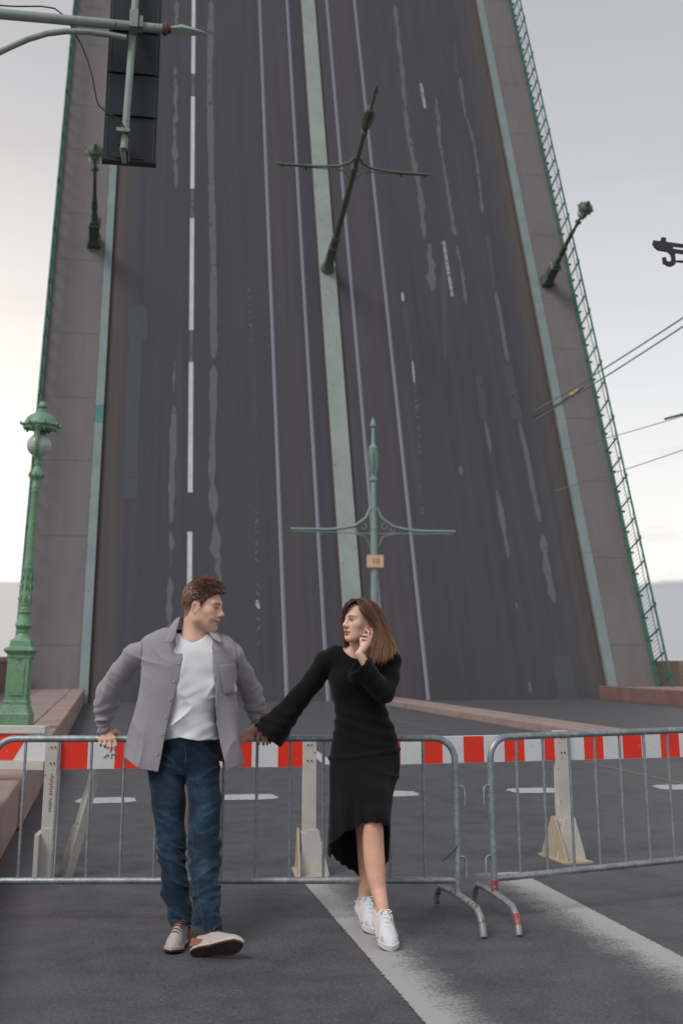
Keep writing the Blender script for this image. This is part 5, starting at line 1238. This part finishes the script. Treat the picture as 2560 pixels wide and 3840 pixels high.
def full_shoe(owner, o, fwd, pitch, tilt, L, style, tieside=1):
    root_name = 'shoe'
    d_, mk, sole, slab, Rm, s = shoe(owner, 'shoe', o, fwd, pitch, tilt, L, style); up = d_['up']; up.name = root_name
    if style == 'derby':
        mk(sole, 'midsole', M['shoe_sole'], 0, 0, par=up)
        tread = slab(-.004, .0065, .001)
        tread.cut(lambda P: .0016-np.abs(((P[:, 0]+np.abs(P[:, 1])*.3) % .024)-.012), .001) if False else None
        tread.disp(lambda P: .0022*(np.sin(P[:, 0]*230+np.abs(P[:, 1])*60) > .55)*ss(.002, -.003, P[:, 2]))
        mk(tread, 'outsole', M['outsole'], 0, 0, .003, par=up)
        tab = Field(); tab.op(lambda P: np.maximum(np.maximum(np.abs(P[:, 1])-.0385, P[:, 0]-.052-.02*np.sin(P[:, 2]*30)), np.maximum(-.003-P[:, 0], np.maximum(P[:, 2]-.075+P[:, 0]*.35, .02-P[:, 2]))), (-.02, -.05, .01), (.08, .05, .1), .004)
        mk(tab, 'heel_tab', M['heel_tab'], 0, 0, par=up)
        lm = M['lace']
    else:
        mk(sole, 'midsole', M['white_sole'], 0, 0, par=up)
        mk(slab(-.004, .005, -.001), 'outsole', M['outsole'], 0, 0, par=up)
        cap_ = Field(); cap_.op(lambda P: np.maximum(((np.maximum(np.abs(P[:, 1])/.05, 0))**2+((P[:, 0]-.2)/.093)**2)**.5*.05-.05, np.maximum(P[:, 2]-.066+(P[:, 0]-.24)*.5, np.maximum(.03-P[:, 2], .235-P[:, 0]))), (.2, -.06, .02), (.31, .06, .09), .004)
        mk(cap_, 'toe_cap', M['cream'], 0, 0, par=up)
        for q in (-1, 1):
            b = MB(); P = [put(Rm, s, o, p) for p in ((.02, q*.042, .06), (.07, q*.044, .075), (.12, q*.043, .058), (.16, q*.05, .043), (.21, q*.055, .042))]; b.tube(P, [.008, .011, .011, .009, .006], 8, True, .5); b.build('side_overlay', M['cream'], up, smooth=60)
        lm = M['white_lace']
    for k in range(5):
        x = .1+k*.024; top = float(np.interp(x, [.1, .14, .18, .22], [.1, .096, .078, .062]))+(.034 if style == 'runner' else .02)*.7; hw = .019+k*.0015
        b = MB(); b.tube([put(Rm, s, o, p) for p in ((x-.006, -hw, top-.012), (x, -hw*.4, top+.0015), (x+.004, hw*.4, top+.0015), (x+.006, hw, top-.012))], .0032, 6); b.build('lace', lm, up, smooth=60)
    b = MB(); top = .1+(.034 if style == 'runner' else .02)*.7
    for q in (-1, 1):
        b.tube([put(Rm, s, o, p) for p in ((.1, 0, top), (.11, q*.02, top+.012), (.122, q*.034, top+.006), (.115, q*.024, top-.004), (.1, 0, top))], .003, 6)
        b.tube([put(Rm, s, o, p) for p in ((.1, 0, top), (.13, q*.012, top-.002), (.15, q*.022, top-.016))], .0028, 6)
    b.build('lace_bow', lm, up, smooth=60)
    return up
full_shoe(man, A3(683, 3512, 6.83)*np.array((1, 1, 0))+V3((0, 0, .004)), (-.12, -1, 0), 0, 0, .285, 'derby')
full_shoe(man, V3(onz(742, 3592, 0))+V3((-.045, .02, .012)), (.93, -.36, 0), R(13), R(-52), .278, 'derby')
# ------------------------------------------------------------------ the woman
WY = 7.0
SK_W = (.78, .49, .365)
wh_o = A3(1346, 2335, WY); wh_R = frame((-math.sin(R(51)), -math.cos(R(51)), 0), R(4), R(0)); wh_s = (.99, .97, .93)
HW = head_field(True)
G = Field(); G.sub(HW, wh_o, wh_R, wh_s, .16, .015)
G.cone(wld((-.028, 0, -.05), wh_o, wh_R, wh_s), A3(1345, 2445, 7.06), .045, .055, .03)
G.cone(wld((-.02, .03, -.05), wh_o, wh_R, wh_s), A3(1330, 2455, 7.03), .011, .006, .03)
G.cone(A3(1275, 2456, 7.075), A3(1430, 2458, 7.075), .034, .034, .05); G.ell(A3(1342, 2512, 7.09), (.115, .09, .13), .05)
G.cone(A3(1290, 2446, 7.05), A3(1335, 2456, 7.015), .009, .009, .03)
G.cone(A3(1345, 2520, 7.1), A3(1362, 2850, 7.14), .085, .1, .06)
wsR, weR, wwR = A3(1232, 2462, 7.06), A3(1105, 2618, 7.17), A3(955, 2727, 7.255)
G.chain([A3(1245, 2468, 7.07), A3(1175, 2548, 7.12), weR, wwR], [.034, .034, .031, .0225], .02)
wsL, weL, wwL = A3(1462, 2462, 7.06), A3(1440, 2598, 6.95), A3(1343, 2452, 6.885)
G.chain([A3(1445, 2470, 7.07), A3(1450, 2540, 7.0), A3(1434, 2592, 6.95), A3(1385, 2520, 6.9), wwL], [.034, .034, .033, .03, .0225], .02)
HYw = 6.898
hand(G, A3(1345, 2448, 6.888), [A3(1376, 2392, HYw), A3(1386, 2394, HYw+.004), A3(1384, 2406, HYw+.006), A3(1377, 2418, HYw+.006)],
     [[A3(1380, 2372, HYw-.002), A3(1375, 2364, HYw+.006), A3(1367, 2361, HYw+.012)], [A3(1392, 2374, HYw+.006), A3(1389, 2364, HYw+.016), A3(1385, 2356, HYw+.024)],
      [A3(1370, 2383, HYw-.012), A3(1362, 2380, HYw-.006), A3(1355, 2383, HYw+.004)], [A3(1366, 2398, HYw-.014), A3(1358, 2394, HYw-.008), A3(1351, 2396, HYw+.002)]],
     [A3(1352, 2416, HYw+.0), A3(1350, 2402, HYw+.002), A3(1349, 2394, HYw+.006)], .0115, .0078, .0215)
WYh = 7.262
hand(G, A3(957, 2727, 7.255), [A3(920, 2741, WYh), A3(915, 2752, WYh-.004), A3(918, 2762, WYh-.006), A3(926, 2769, WYh-.006)],
     [[A3(900, 2750, WYh), A3(893, 2768, WYh+.004)], [A3(895, 2762, WYh-.008), A3(893, 2778, WYh)], [A3(900, 2774, WYh-.012), A3(903, 2788, WYh-.004)], [A3(912, 2778, WYh-.012), A3(916, 2788, WYh-.004)]],
     [A3(942, 2757, WYh-.002), A3(943, 2770, WYh-.004), A3(940, 2779, WYh+.0)], .0122, .0084, .0225)
Lw = .262
f1 = np.array((.2, -1, 0)); f1 /= np.linalg.norm(f1); toe1 = np.array(onz(1453, 3568, 0)); hl1 = toe1-f1*Lw*math.cos(R(24))+np.array((0, 0, Lw*math.sin(R(24))-.004))
f2 = np.array((.27, -.96, 0)); f2 /= np.linalg.norm(f2); toe2 = np.array(onz(1394, 3506, 0)); hl2 = toe2-f2*Lw*math.cos(R(20))+np.array((0, 0, Lw*math.sin(R(20))-.004))
an1 = hl1+f1*.072+np.array((0, 0, .085)); an2 = hl2+f2*.07+np.array((0, 0, .085))
G.limb([A3(1385, 2900, 7.09), A3(1391, 3000, 6.97), A3(1393, 3070, 6.9), A3(1393, 3105, 6.885), A3(1393, 3150, 6.885), A3(1395, 3200, 6.88), A3(1399, 3250, 6.868), A3(1405, 3300, 6.85), A3(1413, 3345, 6.83), an1, an1+f1*.02-np.array((0, 0, .05))], [.074, .062, .056, .0545, .0565, .0585, .0555, .049, .041, .0335, .031], .02)
G.ell(A3(1391, 3088, 6.86), (.028, .014, .032), .025)
G.limb([A3(1335, 2900, 7.12), A3(1362, 3100, 7.12), A3(1368, 3180, 7.14), A3(1371, 3250, 7.15), A3(1370, 3305, 7.155), an2, an2+f2*.02-np.array((0, 0, .05))], [.074, .052, .055, .051, .044, .0335, .031], .02)
def wom_tint(P):
    L = loc(P, wh_o, wh_R, wh_s); c = np.tile(np.array(SK_W, f32), (len(P), 1)); hd = (np.abs(L) < .15).all(1) & (L[:, 2] > -.12)
    c[hd] = face_tint(L[hd], True, SK_W)
    lo = P[:, 2] < .8; n_ = vnoise(P*18); c[lo] *= np.array((.96, .88, .83), f32); c *= (1+.07*n_+.05*vnoise(P*60, 3))[:, None]
    kn_ = np.exp(-(((P-A3(1392, 3090, 6.82))/.05)**2).sum(1)); c *= 1-kn_[:, None]*np.array((.02, .14, .16), f32)
    hd2 = (P[:, 2] > .8) & (P[:, 2] < 1.1); c[hd2] *= np.array((.98, .93, .9), f32)
    return c
woman = sculpt(G, (-.72, 6.55, .04), (.42, 7.42, 1.82), .0036, 'person', M['skin'], None, wom_tint)
tag(woman, 'woman in long black knit dress and white sneakers leaning on the barrier, touching her ear', 'person', 'couple leaning on the barrier')

# the dress: torso, bell sleeves and uneven skirt as one open shell
DY = 7.1
Dd = Field()
Dd.loft([row(3320, 1196, 1450, 7.06, .135), row(3195, 1206, 1452, 7.05, .138), row(3080, 1217, 1458, 7.03, .14), row(3000, 1226, 1468, 7.04, .138), row(2956, 1229, 1477, 7.06, .136), row(2917, 1230, 1487, 7.08, .132), row(2870, 1231, 1495, 7.11, .13), row(2822, 1232, 1493, 7.125, .128),
         row(2750, 1244, 1482, 7.12, .118), row(2690, 1252, 1456, 7.11, .106), row(2650, 1250, 1440, 7.105, .104), row(2592, 1234, 1446, 7.1, .116), row(2544, 1226, 1456, 7.09, .124), row(2500, 1224, 1472, 7.09, .116), row(2462, 1222, 1482, 7.085, .098), row(2440, 1230, 1474, 7.08, .08), row(2422, 1262, 1446, 7.08, .06)], 2.25, .02)
Dd.chain([A3(1250, 2462, 7.07), A3(1213, 2482, 7.08), A3(1172, 2548, 7.12), A3(1107, 2624, 7.165), A3(1060, 2682, 7.185), A3(1022, 2728, 7.195), A3(994, 2764, 7.2)], [.058, .06, .06, .061, .072, .09, .106], .02)
Dd.chain([A3(1440, 2462, 7.07), A3(1462, 2480, 7.06), A3(1452, 2540, 7.0), A3(1434, 2596, 6.95)], [.056, .056, .06, .062], .02)
Dd.chain([A3(1434, 2596, 6.95), A3(1398, 2560, 6.92), A3(1368, 2525, 6.9), A3(1344, 2500, 6.89)], [.06, .058, .064, .078], .012)
Dd.chain([A3(1385, 2890, 7.09), A3(1391, 3000, 6.965), A3(1393, 3075, 6.895), A3(1393, 3140, 6.885), A3(1393, 3260, 6.9)], [.1, .085, .078, .076, .07], .05)
Dd.chain([A3(1350, 2500, 6.885), A3(1324, 2546, 6.885)], [.05, .03], .02)
for s_, (x, y) in ((0, (1290, 2560)), (1, (1392, 2562))): Dd.ell(A3(x, y, 7.03), (.06, .055, .06), .05)
bR, bRd = A3(994, 2764, 7.2), A3(994, 2764, 7.2)-A3(1060, 2682, 7.185); bRd = bRd/np.linalg.norm(bRd)
bL, bLd = A3(1344, 2500, 6.89), A3(1344, 2500, 6.89)-A3(1398, 2560, 6.92); bLd = bLd/np.linalg.norm(bLd)
nc, nrx, nrz = A3(1348, 2412, 7.0), .108, .088
hf = np.array([A3(x, y, 6.93) for x, y in ((1180, 3190), (1206, 3186), (1245, 3165), (1276, 3126), (1356, 3082), (1412, 3070), (1448, 3090), (1475, 3130))])
hb3 = np.array([A3(x, y, 7.15) for x, y in ((1180, 3170), (1206, 3180), (1240, 3204), (1268, 3240), (1312, 3270), (1348, 3291), (1400, 3270), (1444, 3216), (1475, 3190))])
def dress_f(P):
    z = P[:, 2]; x = P[:, 0]; sk = ss(.95, .55, z)
    w = .017*sk*np.sin(x*38+.8*np.sin(z*6)+1.2*vnoise(P*3, 2))*ss(.3, -.1, x-.12)+.005*sk*np.sin(x*80+2*vnoise(P*4, 5))
    hip = np.exp(-((z-.915-.12*(x-.12))/.012)**2)*.007+np.exp(-((z-.86+.3*(x-.1))/.012)**2)*.004*(x > .1); waist = .003*np.sin((z+.25*x)*95+2*vnoise(P*6, 3))*np.exp(-((z-1.1)/.12)**2)
    slv = .006*np.sin((x*.75-z*.66)*38+2*vnoise(P*5, 8))*ss(-.05, -.25, x)
    return -(w+hip+waist+slv).astype(f32)
Dd.disp(dress_f)
def dress(P):
    d = Dd(P); sh = np.maximum(d, -d-.011); x, y, z = P.T
    sleeve = (x < -.09) | (((P-bL)**2).sum(1) < .11**2)
    # skirt hem with a curled lettuce edge
    fr = y < 7.0; hz = np.where(fr, np.interp(x, hf[:, 0], hf[:, 2]), np.interp(x, hb3[:, 0], hb3[:, 2])); hz = hz+.006*np.sin(x*130+y*70+3*vnoise(P*9, 4))+.006*vnoise(P*25, 6)
    low = z < .75; sh = np.where(low, np.maximum(sh, hz-z), sh)
    for c_, a_, r_ in ((bR, bRd, .17), (bL, bLd, .1)):
        q = P-c_; s_ = q@a_; nr = (q**2).sum(1) < r_**2; fz = (.006 if r_ > .15 else .003)*np.sin((q[:, 0]*a_[2]-q[:, 2]*a_[0])*130+q[:, 1]*80); sh = np.where(nr, np.maximum(sh, s_+(.014 if r_ > .15 else -.012)-fz), sh)
        ins = np.where(nr & (s_ > -.11), -(d+.006), -1.0)
    nk_ = np.sqrt(((x-nc[0])/nrx)**2+((z-nc[2])/nrz)**2); cutn = np.where((z > nc[2]-.12) & (y < 7.13) & (np.abs(x-nc[0]) < .14) & (z > 1.3), (1-nk_)*.09, -.3); cutn = np.where(((P-bL)**2).sum(1) < .105**2, -.3, cutn); sh = np.maximum(sh, cutn)
    back = np.where((z > nc[2]+.0) & (np.abs(x-nc[0]) < .085) & (z > 1.3), .05-np.sqrt((x-nc[0])**2*.5+(y-7.08)**2), -.3); sh = np.maximum(sh, back)
    return sh.astype(f32)
dr = sculpt(dress, (-.72, 6.72, .2), (.42, 7.33, 1.68), .005, 'dress', M['knit'], woman)

# shoes
full_shoe(woman, hl1, f1, R(-24), R(0), Lw*1.05, 'runner')
full_shoe(woman, hl2, f2, R(-20), R(0), Lw*1.05, 'runner')
b = MB(); pe_ = A3(1370, 2353, 6.915); b.lathe([(.001, -.005), (.0045, -.003), (.0045, .003), (.001, .005)], 8, Matrix.Translation(Vector(pe_))); b.build('earring', M['silver'], woman, smooth=50)

# hair: mass under long strands swept from a parting
wcap = Field(); wcap.PAD = .05
wcap.ell((-.012, 0, .05), (.104, .081, .093), .0)
def wline(P): x, y, z = P.T; return np.interp(x, [-.12, -.045, -.02, .0, .02, .045, .07, .09, .12], [-.09, -.07, -.01, .045, .06, .085, .118, .13, .14])
wcap.cut(lambda P: (wline(P)-P[:, 2])*.75, .006); wcap.disp(lambda P: .0014*vnoise(P*np.array((60, 160, 90), f32), 5))
g_near = [[(1337, 2250, 6.93), (1343, 2272, 6.905), (1354, 2300, 6.893), (1378, 2316, 6.895), (1402, 2334, 6.905), (1410, 2372, 6.915), (1400, 2425, 6.91), (1376, 2476, 6.90)],
          [(1340, 2247, 6.935), (1358, 2268, 6.902), (1380, 2300, 6.889), (1408, 2333, 6.897), (1416, 2380, 6.90), (1414, 2430, 6.895), (1396, 2482, 6.885)],
          [(1348, 2244, 6.95), (1382, 2264, 6.915), (1407, 2300, 6.905), (1424, 2345, 6.905), (1434, 2395, 6.905), (1440, 2440, 6.90), (1432, 2478, 6.895)],
          [(1356, 2242, 6.98), (1396, 2262, 6.95), (1420, 2300, 6.94), (1440, 2350, 6.94), (1452, 2400, 6.945), (1458, 2440, 6.945), (1450, 2466, 6.94)],
          [(1362, 2242, 7.0), (1402, 2264, 6.99), (1426, 2304, 6.985), (1448, 2360, 6.985), (1460, 2410, 6.985), (1466, 2440, 6.985), (1460, 2455, 6.98)],
          [(1362, 2243, 7.03), (1402, 2268, 7.05), (1424, 2310, 7.06), (1446, 2370, 7.06), (1460, 2415, 7.05), (1466, 2445, 7.04)]]
g_far = [[(1337, 2250, 6.935), (1318, 2254, 6.925), (1301, 2266, 6.918), (1289, 2286, 6.925), (1283, 2306, 6.945), (1285, 2322, 6.97)],
         [(1340, 2248, 6.96), (1312, 2251, 6.965), (1292, 2266, 6.975), (1280, 2290, 6.985), (1279, 2312, 7.0), (1288, 2350, 7.03), (1288, 2400, 7.04), (1284, 2428, 7.03)],
         [(1346, 2246, 7.02), (1318, 2252, 7.05), (1298, 2272, 7.06), (1288, 2310, 7.07), (1296, 2360, 7.08), (1296, 2410, 7.07), (1300, 2432, 7.05)]]
gN = [[A3(*p) for p in g] for g in g_near]; gF = [[A3(*p) for p in g] for g in g_far]
wm = Field(); wm.sub(wcap, wh_o, wh_R, wh_s, .16)
for g, rr in ((gN[1], .008), (gN[2], .013), (gN[3], .017), (gN[4], .018), (gN[5], .02)):
    n = len(g); c_ = [p+V3((0, .014+rr*.4, -.004-.014*max(0, 1-i/2))) for i, p in enumerate(g)]; wm.chain(c_, [.003]+[rr*(.5+.6*min(1, i/4)) for i in range(1, n-1)]+[.006], .02)
for g in gF[1:]: wm.chain([p+V3((.006, .012, 0)) for p in g], [.005]+[.009]*(len(g)-2)+[.004], .012)
def hair_w(P):
    z = P[:, 2]; q = ss(1.7, 1.46, z); n_ = .5+.5*vnoise(P*np.array((90, 90, 12), f32), 4); r_ = ss(.02, .2, P[:, 0]-wh_o[0])
    return np.array((.06, .024, .016))*(.5+.9*n_[:, None])+np.array((.2, .105, .055))*(q*(.3+.5*n_)*(.5+.5*r_))[:, None]  # paler towards the ends; right side lightened further as painted backlight
whair = sculpt(wm, wh_o+V3((-.17, -.2, -.3)), wh_o+V3((.26, .24, .19)), .003, 'hair', M['hair'], woman, hair_w)
def sc_(q, c_):
    r_ = np.clip((c_[:, 0:1]-wh_o[0]-.04)/.14, 0, 1); return np.array((.085, .031, .02))*(1-.75*q[:, None]*r_)+np.array((.5, .27, .13))*(q[:, None]**1.4*(.25+.75*r_))  # golden ends, with extra gold on the right as painted backlight
P1, F1, C1 = ribbons(gN, 3000, .0035, .0024, 11, sc_, .35, .017, 18); P2, F2, C2 = ribbons(gF, 1100, .003, .0022, 12, sc_, .35, .004, 12)
P3, F3, C3 = ribbons(gN, 160, .011, .0016, 13, sc_, .3, .02, 16)
mesh_np('hair_strands', np.concatenate([P1, P2, P3]), np.concatenate([F1, F2+len(P1), F3+len(P1)+len(P2)]), M['hair'], whair, np.concatenate([C1, C2, C3]))
